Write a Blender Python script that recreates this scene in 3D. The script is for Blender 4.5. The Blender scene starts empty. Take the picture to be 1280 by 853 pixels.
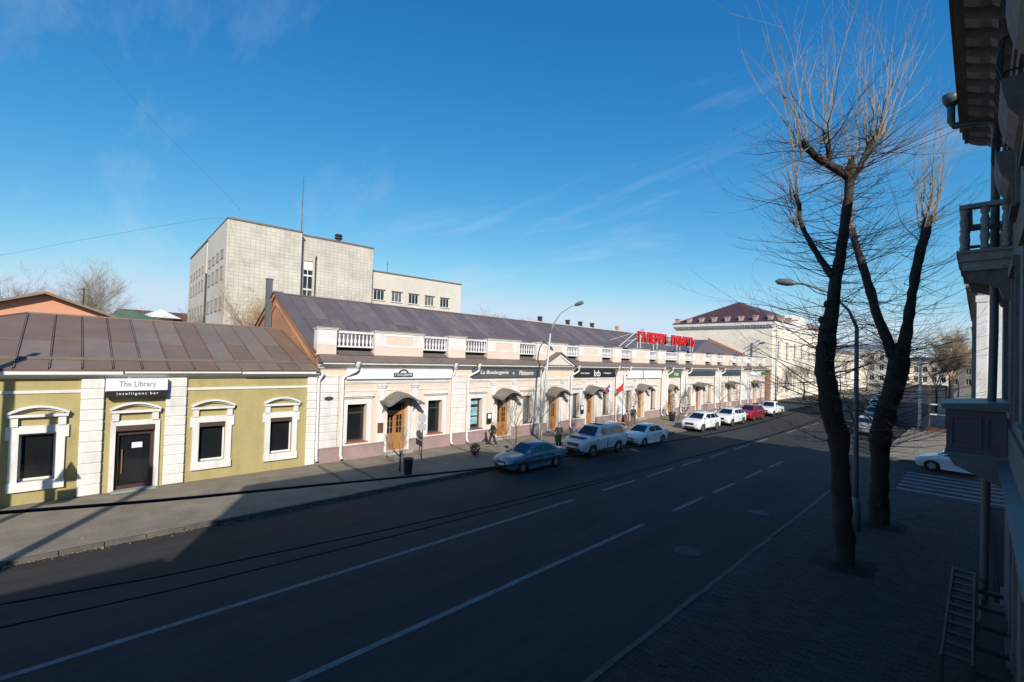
import bpy, bmesh, math, random
from mathutils import Vector, Matrix
random.seed(7)
R = math.radians
scene = bpy.context.scene
COL = scene.collection

# ------------------------------------------------------------------ camera
CAM_H = 6.0
cam_d = bpy.data.cameras.new('camera'); cam = bpy.data.objects.new('camera', cam_d); COL.objects.link(cam)
scene.camera = cam
YAW, PITCH, ROLL = R(45.8), R(1.1), R(1.72)
fw = Vector((-math.sin(YAW), math.cos(YAW), 0)); rt = Vector((math.cos(YAW), math.sin(YAW), 0)); up = Vector((0, 0, 1))
f2 = fw * math.cos(PITCH) + up * math.sin(PITCH); u2 = up * math.cos(PITCH) - fw * math.sin(PITCH)
r3 = rt * math.cos(ROLL) + u2 * math.sin(ROLL); u3 = u2 * math.cos(ROLL) - rt * math.sin(ROLL)
cam.matrix_world = Matrix(((r3.x, u3.x, -f2.x, 0), (r3.y, u3.y, -f2.y, 0), (r3.z, u3.z, -f2.z, CAM_H), (0, 0, 0, 1)))
cam_d.sensor_width = 36.0; cam_d.lens = 16.0; cam_d.shift_y = 11.0 / 1280.0
cam_d.clip_start = 0.05; cam_d.clip_end = 6000
scene.render.resolution_x = 1024; scene.render.resolution_y = 682

# ------------------------------------------------------------------ sky and sun
SUN_EL = R(27.2)
LH = Vector((-0.862, 0.507)).normalized()              # where the light travels, seen from above
sun_dir = Vector((-LH.x * math.cos(SUN_EL), -LH.y * math.cos(SUN_EL), math.sin(SUN_EL)))
world = bpy.data.worlds.new('World'); scene.world = world; world.use_nodes = True
wn, wl = world.node_tree.nodes, world.node_tree.links
wn.clear()
w_out = wn.new('ShaderNodeOutputWorld'); w_bg = wn.new('ShaderNodeBackground')
sky = wn.new('ShaderNodeTexSky'); sky.sky_type = 'NISHITA'; sky.sun_disc = False
sky.sun_elevation = SUN_EL; sky.sun_rotation = math.atan2(sun_dir.x, sun_dir.y)
sky.altitude = 450; sky.air_density = 1.0; sky.dust_density = 0.25; sky.ozone_density = 3.0
w_bg.inputs['Strength'].default_value = 0.115
# thin cirrus wisps: noise stretched in the sky's own directions
w_tc = wn.new('ShaderNodeTexCoord'); w_sep = wn.new('ShaderNodeSeparateXYZ')
wl.new(w_tc.outputs['Generated'], w_sep.inputs[0])
w_zc = wn.new('ShaderNodeMath'); w_zc.operation = 'MAXIMUM'; w_zc.inputs[1].default_value = 0.0
w_za = wn.new('ShaderNodeMath'); w_za.operation = 'ADD'; w_za.inputs[1].default_value = 0.12
wl.new(w_sep.outputs['Z'], w_zc.inputs[0]); wl.new(w_zc.outputs[0], w_za.inputs[0])
w_dx = wn.new('ShaderNodeMath'); w_dx.operation = 'DIVIDE'; w_dy = wn.new('ShaderNodeMath'); w_dy.operation = 'DIVIDE'
wl.new(w_sep.outputs['X'], w_dx.inputs[0]); wl.new(w_za.outputs[0], w_dx.inputs[1])
wl.new(w_sep.outputs['Y'], w_dy.inputs[0]); wl.new(w_za.outputs[0], w_dy.inputs[1])
w_cmb = wn.new('ShaderNodeCombineXYZ'); wl.new(w_dx.outputs[0], w_cmb.inputs[0]); wl.new(w_dy.outputs[0], w_cmb.inputs[1])
w_map = wn.new('ShaderNodeMapping'); w_map.inputs['Rotation'].default_value = (0, 0, R(100)); w_map.inputs['Location'].default_value = (7.2, 1.7, 0); w_map.inputs['Scale'].default_value = (0.4, 1.25, 1)
wl.new(w_cmb.outputs[0], w_map.inputs[0])
w_n1 = wn.new('ShaderNodeTexNoise'); w_n1.inputs['Scale'].default_value = 1.15; w_n1.inputs['Detail'].default_value = 7; w_n1.inputs['Roughness'].default_value = 0.62; w_n1.inputs['Distortion'].default_value = 0.5
wl.new(w_map.outputs[0], w_n1.inputs['Vector'])
w_r1 = wn.new('ShaderNodeMapRange'); w_r1.inputs['From Min'].default_value = 0.54; w_r1.inputs['From Max'].default_value = 0.84; w_r1.inputs['To Max'].default_value = 0.34
wl.new(w_n1.outputs['Fac'], w_r1.inputs['Value'])
w_mix = wn.new('ShaderNodeMix'); w_mix.data_type = 'RGBA'
w_mix.inputs['B'].default_value = (6.6, 7.2, 7.8, 1)
w_hs = wn.new('ShaderNodeHueSaturation'); w_hs.inputs['Saturation'].default_value = 1.0; w_hs.inputs['Value'].default_value = 1.0
wl.new(sky.outputs[0], w_hs.inputs['Color'])
# the photograph's deep blue: a tone curve for each channel of the sky's own colour
BG = 0.115
w_sc = wn.new('ShaderNodeSeparateColor'); w_cc = wn.new('ShaderNodeCombineColor'); wl.new(w_hs.outputs[0], w_sc.inputs[0])
for ch, (gm, gain) in enumerate(((1.9, 2.085), (1.0, 1.13), (0.64, 1.05))):
    m1 = wn.new('ShaderNodeMath'); m1.operation = 'MULTIPLY'; m1.inputs[1].default_value = BG
    m2 = wn.new('ShaderNodeMath'); m2.operation = 'POWER'; m2.inputs[1].default_value = gm
    m3 = wn.new('ShaderNodeMath'); m3.operation = 'MULTIPLY'; m3.inputs[1].default_value = gain
    m4 = wn.new('ShaderNodeMath'); m4.operation = 'SMOOTH_MIN'; m4.inputs[1].default_value = (0.60, 0.76, 0.93)[ch]; m4.inputs[2].default_value = 0.25
    m5 = wn.new('ShaderNodeMath'); m5.operation = 'DIVIDE'; m5.inputs[1].default_value = BG
    wl.new(w_sc.outputs[ch], m1.inputs[0]); wl.new(m1.outputs[0], m2.inputs[0]); wl.new(m2.outputs[0], m3.inputs[0]); wl.new(m3.outputs[0], m4.inputs[0]); wl.new(m4.outputs[0], m5.inputs[0]); wl.new(m5.outputs[0], w_cc.inputs[ch])
w_bg.inputs['Strength'].default_value = BG / 1.149                       # the view is exposed a fifth of a stop up
wl.new(w_r1.outputs['Result'], w_mix.inputs['Factor']); wl.new(w_cc.outputs[0], w_mix.inputs['A'])
wl.new(w_mix.outputs['Result'], w_bg.inputs['Color']); wl.new(w_bg.outputs[0], w_out.inputs[0])

sun_l = bpy.data.lights.new('sun', 'SUN'); sun_l.energy = 5.0; sun_l.angle = R(0.5); sun_l.color = (1.0, 0.93, 0.82)
sun_o = bpy.data.objects.new('sun', sun_l); COL.objects.link(sun_o)
sun_o.rotation_euler = sun_dir.to_track_quat('Z', 'Y').to_euler()
vs = scene.view_settings
vs.view_transform = 'Standard'; vs.look = 'None'; vs.gamma = 1.0; vs.exposure = 0.2; vs.use_curve_mapping = False

# ------------------------------------------------------------------ materials
MATS = {}
def mat(name, col, rough=0.8, var=0.12, scale=1.2, bump=0.0, bscale=30.0, metal=0.0, coat=0.0, local=False, spec=0.5, dirt=None, dirt_amt=0.5, dirt_scale=0.7, stretch=None, fine=0.5):
    """plain surface with two octaves of colour variation, optional soiling and fine relief"""
    m = bpy.data.materials.new(name); m.use_nodes = True
    n, l = m.node_tree.nodes, m.node_tree.links
    b = n['Principled BSDF']; b.inputs['Roughness'].default_value = rough; b.inputs['Metallic'].default_value = metal
    b.inputs['Coat Weight'].default_value = coat; b.inputs['Coat Roughness'].default_value = 0.05
    b.inputs['Specular IOR Level'].default_value = spec
    if local:
        tc = n.new('ShaderNodeTexCoord'); vec = tc.outputs['Object']
    else:
        tc = n.new('ShaderNodeNewGeometry'); vec = tc.outputs['Position']
    if stretch:
        mp = n.new('ShaderNodeMapping'); mp.inputs['Scale'].default_value = stretch; l.new(vec, mp.inputs[0]); vec = mp.outputs[0]
    n1 = n.new('ShaderNodeTexNoise'); n1.inputs['Scale'].default_value = scale; n1.inputs['Detail'].default_value = 6; n1.inputs['Roughness'].default_value = 0.62
    n2 = n.new('ShaderNodeTexNoise'); n2.inputs['Scale'].default_value = scale * 14; n2.inputs['Detail'].default_value = 4
    l.new(vec, n1.inputs['Vector']); l.new(vec, n2.inputs['Vector'])
    mx = n.new('ShaderNodeMath'); mx.operation = 'MULTIPLY_ADD'; mx.inputs[1].default_value = fine
    l.new(n2.outputs['Fac'], mx.inputs[0]); l.new(n1.outputs['Fac'], mx.inputs[2])
    rp = n.new('ShaderNodeMapRange'); rp.inputs['From Min'].default_value = 0.35 + fine * 0.3; rp.inputs['From Max'].default_value = 0.65 + fine * 0.7
    rp.inputs['To Min'].default_value = 1 - var; rp.inputs['To Max'].default_value = 1 + var
    l.new(mx.outputs[0], rp.inputs['Value'])
    vm = n.new('ShaderNodeVectorMath'); vm.operation = 'SCALE'; vm.inputs[0].default_value = col[:3]; l.new(rp.outputs[0], vm.inputs['Scale'])
    src = vm.outputs[0]
    if dirt:
        n3 = n.new('ShaderNodeTexNoise'); n3.inputs['Scale'].default_value = dirt_scale; n3.inputs['Detail'].default_value = 8; n3.inputs['Roughness'].default_value = 0.7
        l.new(vec, n3.inputs['Vector'])
        r3_ = n.new('ShaderNodeMapRange'); r3_.inputs['From Min'].default_value = 0.5; r3_.inputs['From Max'].default_value = 0.75; r3_.inputs['To Max'].default_value = dirt_amt
        l.new(n3.outputs['Fac'], r3_.inputs['Value'])
        mi = n.new('ShaderNodeMix'); mi.data_type = 'RGBA'; mi.inputs['B'].default_value = (*dirt, 1)
        l.new(r3_.outputs[0], mi.inputs['Factor']); l.new(src, mi.inputs['A']); src = mi.outputs['Result']
    l.new(src, b.inputs['Base Color'])
    if bump:
        nb = n.new('ShaderNodeTexNoise'); nb.inputs['Scale'].default_value = bscale; nb.inputs['Detail'].default_value = 3
        l.new(vec, nb.inputs['Vector'])
        bp = n.new('ShaderNodeBump'); bp.inputs['Strength'].default_value = bump; bp.inputs['Distance'].default_value = 0.02
        l.new(nb.outputs['Fac'], bp.inputs['Height']); l.new(bp.outputs[0], b.inputs['Normal'])
    MATS[name] = m
    return m
def brick_mat(name, c1, c2, mortar, bw=0.25, bh=0.075, mort=0.012, axis='Y', var=0.5, rough=0.85, offset=0.5):
    m = bpy.data.materials.new(name); m.use_nodes = True
    n, l = m.node_tree.nodes, m.node_tree.links
    b = n['Principled BSDF']; b.inputs['Roughness'].default_value = rough
    g = n.new('ShaderNodeNewGeometry'); s = n.new('ShaderNodeSeparateXYZ'); l.new(g.outputs['Position'], s.inputs[0])
    c = n.new('ShaderNodeCombineXYZ')
    if axis == 'XY':
        ad = n.new('ShaderNodeMath'); ad.operation = 'ADD'; l.new(s.outputs['X'], ad.inputs[0]); l.new(s.outputs['Y'], ad.inputs[1]); l.new(ad.outputs[0], c.inputs[0])
    else:
        l.new(s.outputs[axis], c.inputs[0])
    l.new(s.outputs['Z'], c.inputs[1])
    t = n.new('ShaderNodeTexBrick'); t.inputs['Color1'].default_value = (*c1, 1); t.inputs['Color2'].default_value = (*c2, 1); t.inputs['Mortar'].default_value = (*mortar, 1)
    t.inputs['Scale'].default_value = 1; t.inputs['Brick Width'].default_value = bw; t.inputs['Row Height'].default_value = bh; t.inputs['Mortar Size'].default_value = mort
    t.offset = offset
    l.new(c.outputs[0], t.inputs['Vector'])
    ns = n.new('ShaderNodeTexNoise'); ns.inputs['Scale'].default_value = 0.5; ns.inputs['Detail'].default_value = 8; l.new(g.outputs['Position'], ns.inputs['Vector'])
    rp = n.new('ShaderNodeMapRange'); rp.inputs['From Min'].default_value = 0.3; rp.inputs['From Max'].default_value = 0.7; rp.inputs['To Min'].default_value = 1 - var * 0.4; rp.inputs['To Max'].default_value = 1 + var * 0.3
    l.new(ns.outputs['Fac'], rp.inputs['Value'])
    vm = n.new('ShaderNodeVectorMath'); vm.operation = 'SCALE'; l.new(t.outputs['Color'], vm.inputs[0]); l.new(rp.outputs[0], vm.inputs['Scale'])
    l.new(vm.outputs[0], b.inputs['Base Color'])
    bp = n.new('ShaderNodeBump'); bp.inputs['Strength'].default_value = 0.4; bp.inputs['Distance'].default_value = 0.01; l.new(t.outputs['Fac'], bp.inputs['Height']); bp.invert = True
    l.new(bp.outputs[0], b.inputs['Normal'])
    MATS[name] = m
    return m

mat('asphalt', (0.034, 0.032, 0.030), 0.85, 0.42, 0.35, 0.35, 90, dirt=(0.052, 0.049, 0.046), dirt_amt=0.7, dirt_scale=0.5, stretch=(1, .12, 1), spec=.3)
mat('asphalt_patch', (0.027, 0.026, 0.026), 0.85, 0.2, 0.8, 0.3, 80, spec=.3)
mat('crack_tar', (0.012, 0.012, 0.012), 0.7, 0.2, 2)
mat('wet_stain', (0.085, 0.075, 0.062), 0.8, 0.3, 2)
mat('pavement_asphalt', (0.20, 0.168, 0.125), 0.9, 0.3, 0.8, 0.4, 70, dirt=(0.27, 0.24, 0.19), dirt_amt=0.7, dirt_scale=0.6)
mat('earth', (0.10, 0.085, 0.065), 0.95, 0.3, 0.3, 0.5, 20)
mat('soil', (0.018, 0.014, 0.010), 0.95, 0.35, 3, 0.6, 25)
mat('kerb_stone', (0.095, 0.086, 0.072), 0.85, 0.35, 1.6, 0.3, 30)
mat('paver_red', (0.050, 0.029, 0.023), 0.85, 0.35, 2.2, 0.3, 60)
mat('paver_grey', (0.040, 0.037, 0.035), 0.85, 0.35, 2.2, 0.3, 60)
mat('paver_joint', (0.018, 0.016, 0.015), 0.95, 0.3, 5)
mat('road_paint', (0.165, 0.165, 0.158), 0.8, 0.35, 1.5, dirt=(0.05, 0.05, 0.05), dirt_amt=1.0, dirt_scale=5)
mat('yellow_stucco', (0.37, 0.308, 0.138), 0.88, 0.10, 0.6, 0.2, 60, dirt=(0.25, 0.205, 0.092), dirt_amt=0.75, dirt_scale=0.9, stretch=(1, 1, .4))
mat('white_stucco', (0.66, 0.645, 0.625), 0.85, 0.07, 0.9, 0.12, 60, dirt=(0.47, 0.43, 0.385), dirt_amt=0.75, dirt_scale=1.3, stretch=(1, 1, 0.35))
mat('peach_stucco', (0.66, 0.53, 0.44), 0.87, 0.07, 0.8, 0.12, 60, dirt=(0.57, 0.46, 0.39), dirt_amt=0.6, dirt_scale=0.9, stretch=(1, 1, 0.5))
mat('cream_stucco', (0.78, 0.70, 0.60), 0.87, 0.06, 0.8, 0.12, 60, dirt=(0.62, 0.52, 0.43), dirt_amt=0.5, dirt_scale=0.5)
mat('mauve_plinth', (0.31, 0.215, 0.21), 0.9, 0.14, 1.1, 0.3, 40, dirt=(0.24, 0.18, 0.17), dirt_amt=0.6, dirt_scale=1.3)
mat('brown_roof_metal', (0.178, 0.118, 0.086), 0.55, 0.16, 0.7, 0.1, 10, dirt=(0.14, 0.105, 0.088), dirt_amt=0.6, dirt_scale=0.9)
mat('brown_roof_metal_faded', (0.195, 0.146, 0.117), 0.58, 0.16, 0.7, 0.1, 10, dirt=(0.15, 0.115, 0.095), dirt_amt=0.6, dirt_scale=0.9)
mat('purple_roof_metal_faded', (0.155, 0.122, 0.12), 0.5, 0.2, 0.9, 0.1, 10, dirt=(0.12, 0.092, 0.095), dirt_amt=0.7, dirt_scale=0.8)
mat('purple_roof_metal', (0.125, 0.098, 0.098), 0.5, 0.14, 0.6, 0.08, 10, dirt=(0.095, 0.074, 0.073), dirt_amt=0.8, dirt_scale=0.8)
mat('maroon_roof_metal', (0.085, 0.038, 0.038), 0.55, 0.2, 0.5)
mat('red_fascia', (0.33, 0.10, 0.06), 0.7, 0.15, 1)
mat('flashing_metal', (0.15, 0.115, 0.10), 0.5, 0.18, 1.0, 0.1, 12)
mat('grey_sheet_metal', (0.25, 0.25, 0.25), 0.5, 0.2, 1.2, metal=0.3)
mat('awning_metal', (0.17, 0.155, 0.135), 0.6, 0.25, 1.5, 0.15, 14, dirt=(0.12, 0.10, 0.085), dirt_amt=0.6, dirt_scale=2)
mat('white_pipe', (0.70, 0.69, 0.66), 0.6, 0.1, 1.5, dirt=(0.42, 0.39, 0.35), dirt_amt=0.6, dirt_scale=2)
mat('dark_iron', (0.028, 0.027, 0.027), 0.6, 0.2, 3)
mat('rusty_brown', (0.12, 0.055, 0.035), 0.85, 0.3, 3)
mat('dark_glass', (0.012, 0.014, 0.016), 0.07, 0.3, 0.8, spec=0.6)
mat('curtain_glass', (0.10, 0.11, 0.105), 0.12, 0.5, 1.8, spec=0.6)
mat('white_frame', (0.68, 0.68, 0.66), 0.5, 0.06, 2)
mat('brown_frame', (0.07, 0.04, 0.028), 0.55, 0.2, 3)
mat('orange_wood', (0.33, 0.155, 0.05), 0.5, 0.2, 1.5, 0.1, 20, stretch=(6, 6, 0.8))
mat('dark_wood', (0.055, 0.030, 0.024), 0.45, 0.25, 1.5, stretch=(6, 6, 0.8))
mat('sign_white', (0.68, 0.71, 0.74), 0.4, 0.03, 1)
mat('manhole_iron', (0.075, 0.078, 0.082), 0.8, 0.3, 6, spec=.25)
mat('sign_grey', (0.075, 0.085, 0.09), 0.45, 0.06, 1)
mat('sign_black', (0.016, 0.018, 0.022), 0.4, 0.08, 1)
mat('sign_slate', (0.040, 0.052, 0.060), 0.45, 0.1, 1)
mat('sign_green', (0.06, 0.14, 0.05), 0.5, 0.4, 3)
mat('letter_white', (0.82, 0.82, 0.82), 0.5, 0.02, 1)
mat('letter_grey', (0.22, 0.23, 0.24), 0.5, 0.02, 1)
mat('letter_red', (0.55, 0.018, 0.018), 0.45, 0.06, 1)
mat('letter_green', (0.25, 0.32, 0.12), 0.5, 0.1, 1)
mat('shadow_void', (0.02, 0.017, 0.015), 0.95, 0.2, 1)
brick_mat('orange_brick', (0.40, 0.165, 0.07), (0.48, 0.22, 0.10), (0.32, 0.20, 0.13), axis='X')
brick_mat('red_brick', (0.24, 0.09, 0.06), (0.30, 0.13, 0.09), (0.25, 0.19, 0.16), axis='XY')
brick_mat('pale_panel_tile', (0.52, 0.485, 0.42), (0.475, 0.44, 0.378), (0.34, 0.315, 0.275), bw=0.62, bh=0.46, mort=0.025, axis='XY', var=0.4, offset=0.0)
mat('pale_render', (0.54, 0.50, 0.435), 0.9, 0.08, 0.2, dirt=(0.46, 0.43, 0.38), dirt_amt=0.6, dirt_scale=0.3, stretch=(1, 1, 0.4))
mat('terracotta_render', (0.56, 0.27, 0.17), 0.9, 0.08, 0.3, dirt=(0.48, 0.24, 0.16), dirt_amt=0.5, dirt_scale=0.4)
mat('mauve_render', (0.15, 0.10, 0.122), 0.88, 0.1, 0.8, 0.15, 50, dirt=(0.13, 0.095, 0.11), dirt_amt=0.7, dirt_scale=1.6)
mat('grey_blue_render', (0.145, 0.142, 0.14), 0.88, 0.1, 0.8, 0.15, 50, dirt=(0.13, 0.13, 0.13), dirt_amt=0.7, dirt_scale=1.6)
mat('balcony_plaster', (0.33, 0.30, 0.28), 0.92, 0.25, 3, 0.5, 25, dirt=(0.14, 0.115, 0.105), dirt_amt=0.85, dirt_scale=4)
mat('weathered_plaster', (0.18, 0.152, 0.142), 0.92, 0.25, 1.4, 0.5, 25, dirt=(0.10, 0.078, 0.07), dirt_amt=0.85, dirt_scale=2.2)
mat('zinc', (0.15, 0.16, 0.17), 0.45, 0.15, 1.0, metal=0.5)
mat('concrete', (0.30, 0.29, 0.27), 0.9, 0.15, 1.0, 0.2, 40)
mat('bark_dark', (0.040, 0.031, 0.025), 0.95, 0.4, 3.5, 1.0, 22, local=True, stretch=(1, 1, 0.35))
mat('twig_pale', (0.29, 0.225, 0.155), 0.85, 0.3, 1.5, local=True)
mat('twig_brown', (0.085, 0.064, 0.046), 0.9, 0.3, 1.5, local=True)
mat('twig_grey', (0.20, 0.165, 0.13), 0.9, 0.3, 1.0, local=True)
mat('twig_ochre', (0.34, 0.235, 0.13), 0.9, 0.35, 0.7, local=True)
mat('rubber', (0.018, 0.018, 0.019), 0.85, 0.2, 6, local=True)
mat('alloy', (0.45, 0.46, 0.47), 0.35, 0.08, 6, metal=0.8, local=True)
mat('car_glass', (0.010, 0.013, 0.016), 0.04, 0.1, 1, spec=0.8, local=True)
mat('car_black', (0.02, 0.02, 0.021), 0.6, 0.1, 4, local=True)
mat('headlamp', (0.62, 0.65, 0.68), 0.12, 0.1, 8, local=True, coat=1)
mat('tail_red', (0.35, 0.012, 0.012), 0.2, 0.1, 8, local=True, coat=1)
mat('plate_white', (0.7, 0.7, 0.7), 0.5, 0.03, 4, local=True)
mat('chrome', (0.6, 0.61, 0.62), 0.18, 0.05, 4, metal=1.0, local=True)
for cn, cc, mt in (('car_blue', (0.095, 0.19, 0.28), 0.3), ('car_pearl', (0.62, 0.64, 0.66), 0.1), ('car_white', (0.74, 0.75, 0.76), 0.0), ('car_red', (0.33, 0.012, 0.022), 0.2), ('car_silver', (0.42, 0.43, 0.44), 0.4), ('car_dark', (0.03, 0.034, 0.04), 0.2)):
    mat(cn, cc, 0.32, 0.05, 1.2, metal=mt, coat=0.7, local=True, dirt=tuple(c * 0.7 + 0.04 for c in cc), dirt_amt=0.35, dirt_scale=1.6)
mat('skin', (0.45, 0.27, 0.20), 0.6, 0.05, 6, local=True)
mat('cloth_black', (0.018, 0.017, 0.018), 0.9, 0.2, 6, local=True)
mat('cloth_brown', (0.035, 0.024, 0.019), 0.9, 0.2, 6, local=True)
mat('cloth_navy', (0.022, 0.026, 0.045), 0.9, 0.2, 6, local=True)
mat('cloth_grey_green', (0.06, 0.075, 0.06), 0.9, 0.2, 6, local=True)
mat('bag_green', (0.02, 0.14, 0.04), 0.7, 0.2, 6, local=True)
mat('cap_white', (0.6, 0.6, 0.6), 0.9, 0.1, 6, local=True)
mat('hair_dark', (0.02, 0.014, 0.01), 0.8, 0.2, 8, local=True)
mat('flag_red', (0.60, 0.03, 0.04), 0.8, 0.05, 3)
mat('flag_blue', (0.03, 0.06, 0.35), 0.8, 0.05, 3)
mat('lamp_post_dull', (0.16, 0.17, 0.175), 0.6, 0.15, 2)
mat('lamp_post_paint', (0.46, 0.49, 0.50), 0.55, 0.1, 2, metal=0.2)
mat('lamp_head_grey', (0.13, 0.15, 0.16), 0.5, 0.1, 3)
mat('poster_cyan', (0.22, 0.42, 0.46), 0.3, 0.6, 2.5, spec=0.6)
mat('terracotta_pot', (0.32, 0.10, 0.06), 0.9, 0.2, 3)
mat('foliage_dull', (0.09, 0.11, 0.035), 0.9, 0.3, 5)
M = MATS
# ------------------------------------------------------------------ mesh helpers
class MB:
    """collects shapes; every point goes through self.T"""
    def __init__(s, T=None): s.v = []; s.f = []; s.T = T
    def P(s, p):
        s.v.append(tuple(s.T(p)) if s.T else tuple(p)); return len(s.v) - 1
    def quad(s, a, b, c, d): s.f.append([s.P(a), s.P(b), s.P(c), s.P(d)])
    def poly(s, pts): s.f.append([s.P(p) for p in pts])
    def box(s, x0, x1, y0, y1, z0, z1):
        i = [s.P(p) for p in ((x0, y0, z0), (x1, y0, z0), (x1, y1, z0), (x0, y1, z0), (x0, y0, z1), (x1, y0, z1), (x1, y1, z1), (x0, y1, z1))]
        for q in ((3, 2, 1, 0), (4, 5, 6, 7), (0, 1, 5, 4), (1, 2, 6, 5), (2, 3, 7, 6), (3, 0, 4, 7)): s.f.append([i[k] for k in q])
        return s
    def prism(s, pts, fn, t0, t1):
        """closed outline pts (2d) swept from t0 to t1; fn(p, t) -> point"""
        a = [s.P(fn(p, t0)) for p in pts]; b = [s.P(fn(p, t1)) for p in pts]; n = len(pts)
        for k in range(n): s.f.append([a[k], a[(k + 1) % n], b[(k + 1) % n], b[k]])
        s.f.append(a[::-1]); s.f.append(b); return s
    def tube(s, path, rad, n=8, cap=True):
        path = [Vector(p) for p in path]; m = len(path)
        if not hasattr(rad, '__len__'): rad = [rad] * m
        rings = []; ref = None
        for k in range(m):
            d = (path[min(k + 1, m - 1)] - path[max(k - 1, 0)])
            d = d.normalized() if d.length > 1e-9 else Vector((0, 0, 1))
            if ref is None: ref = d.orthogonal().normalized()
            else:
                ref = ref - d * ref.dot(d)
                ref = ref.normalized() if ref.length > 1e-6 else d.orthogonal().normalized()
            e = d.cross(ref)
            rings.append([s.P(path[k] + (ref * math.cos(2 * math.pi * j / n) + e * math.sin(2 * math.pi * j / n)) * rad[k]) for j in range(n)])
        for k in range(m - 1):
            for j in range(n): s.f.append([rings[k][j], rings[k][(j + 1) % n], rings[k + 1][(j + 1) % n], rings[k + 1][j]])
        if cap and n > 2: s.f.append(rings[0][::-1]); s.f.append(rings[-1])
        return s
    def lathe(s, prof, cx, cy, n=10, z0=0.0):
        rings = [[s.P((cx + r * math.cos(2 * math.pi * j / n), cy + r * math.sin(2 * math.pi * j / n), z0 + z)) for j in range(n)] for r, z in prof]
        for k in range(len(rings) - 1):
            for j in range(n): s.f.append([rings[k][j], rings[k][(j + 1) % n], rings[k + 1][(j + 1) % n], rings[k + 1][j]])
        s.f.append(rings[0][::-1]); s.f.append(rings[-1]); return s
    def mesh(s, name, m, smooth=False, fix=True):
        me = bpy.data.meshes.new(name); me.from_pydata(s.v, [], s.f); me.update()
        if fix and len(s.f) < 4000:
            bm = bmesh.new(); bm.from_mesh(me); bmesh.ops.recalc_face_normals(bm, faces=bm.faces); bm.to_mesh(me); bm.free()
        if m is not None: me.materials.append(M[m] if isinstance(m, str) else m)
        if smooth: me.shade_smooth()
        return me
def link(name, me, parent=None):
    o = bpy.data.objects.new(name, me); COL.objects.link(o)
    if parent: o.parent = parent
    return o
def obj(name, mb, m, parent=None, smooth=False, label=None):
    o = link(name, mb.mesh(name, m, smooth), parent)
    if label: o['label'] = label
    return o
def bevel(o, w=0.015, seg=2):
    b = o.modifiers.new('bevel', 'BEVEL'); b.width = w; b.segments = seg; b.limit_method = 'ANGLE'; b.angle_limit = R(35); return o
def tag(o, label, cat, group=None, kind=None):
    o['label'] = label; o['category'] = cat
    if group: o['group'] = group
    if kind: o['kind'] = kind
    return o
def thing(name, label, cat, loc=(0, 0, 0), rotz=0.0, group=None):
    o = bpy.data.objects.new(name, None); COL.objects.link(o); o.location = loc; o.rotation_euler = (0, 0, rotz); o.empty_display_size = 0.3
    return tag(o, label, cat, group)
def struct(name, mb, m, parent=None, smooth=False):
    o = obj(name, mb, m, parent, smooth)
    if not parent: o['kind'] = 'structure'
    return o
def dup(root, loc, rotz, label, group=None, scale=None):
    r = root.copy(); COL.objects.link(r); r.location = loc; r.rotation_euler = (0, 0, rotz); r['label'] = label
    if group: r['group'] = group
    if scale: r.scale = scale
    for ch in list(root.children):
        c = ch.copy(); COL.objects.link(c); c.parent = r
        for g in list(ch.children):
            d = g.copy(); COL.objects.link(d); d.parent = c
    return r
def text_mesh(txt, size, depth=0.02, font_shear=0.0, spacing=1.0, bold=0.0):
    cu = bpy.data.curves.new('lettering', 'FONT'); cu.body = txt; cu.size = size; cu.extrude = depth / 2; cu.align_x = 'CENTER'; cu.align_y = 'CENTER'; cu.shear = font_shear; cu.space_character = spacing; cu.offset = bold
    cu.resolution_u = 3
    o = bpy.data.objects.new('lettering', cu); COL.objects.link(o)
    bpy.context.view_layer.update()
    me = bpy.data.meshes.new_from_object(o.evaluated_get(bpy.context.evaluated_depsgraph_get()))
    bpy.data.objects.remove(o); bpy.data.curves.remove(cu)
    return me
def lettering(txt, size, loc, m, parent, depth=0.02, shear=0.0, spacing=1.0, fit=None, bold=0.0):
    """lettering on a facade that faces +X (read from the street: left to right is +Y)"""
    me = text_mesh(txt, size, depth, shear, spacing, bold); me.materials.append(M[m])
    xs = [v.co.x for v in me.vertices]; ys = [v.co.y for v in me.vertices]
    sx = sy = 1.0
    if fit:
        sx = fit[0] / (max(xs) - min(xs)); sy = fit[1] / (max(ys) - min(ys))
    cx, cy = (max(xs) + min(xs)) / 2, (max(ys) + min(ys)) / 2
    for v in me.vertices:
        x, y, z = v.co; v.co = (z, (x - cx) * sx, (y - cy) * sy)
    o = link('lettering', me, parent); o.location = loc; return o
def facade_T(x0): return lambda p: (x0 + p[1], p[0], p[2])          # (along y, out of the wall, up)
def holes_wall(mb, a0, a1, z0, z1, holes, depth):
    """front sheet (a, n=0, z) with rectangular openings and their reveals going in by depth"""
    A = sorted({a0, a1, *[h[0] for h in holes], *[h[1] for h in holes]}); Z = sorted({z0, z1, *[h[2] for h in holes], *[h[3] for h in holes]})
    for i in range(len(A) - 1):
        for j in range(len(Z) - 1):
            ca, cz = (A[i] + A[i + 1]) / 2, (Z[j] + Z[j + 1]) / 2
            if any(h[0] < ca < h[1] and h[2] < cz < h[3] for h in holes): continue
            mb.quad((A[i], 0, Z[j]), (A[i + 1], 0, Z[j]), (A[i + 1], 0, Z[j + 1]), (A[i], 0, Z[j + 1]))
    for h in holes:
        l, r, b, t = h[:4]
        mb.quad((l, 0, b), (l, -depth, b), (l, -depth, t), (l, 0, t)); mb.quad((r, 0, b), (r, 0, t), (r, -depth, t), (r, -depth, b))
        mb.quad((l, 0, t), (l, -depth, t), (r, -depth, t), (r, 0, t)); mb.quad((l, 0, b), (r, 0, b), (r, -depth, b), (l, -depth, b))
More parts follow.
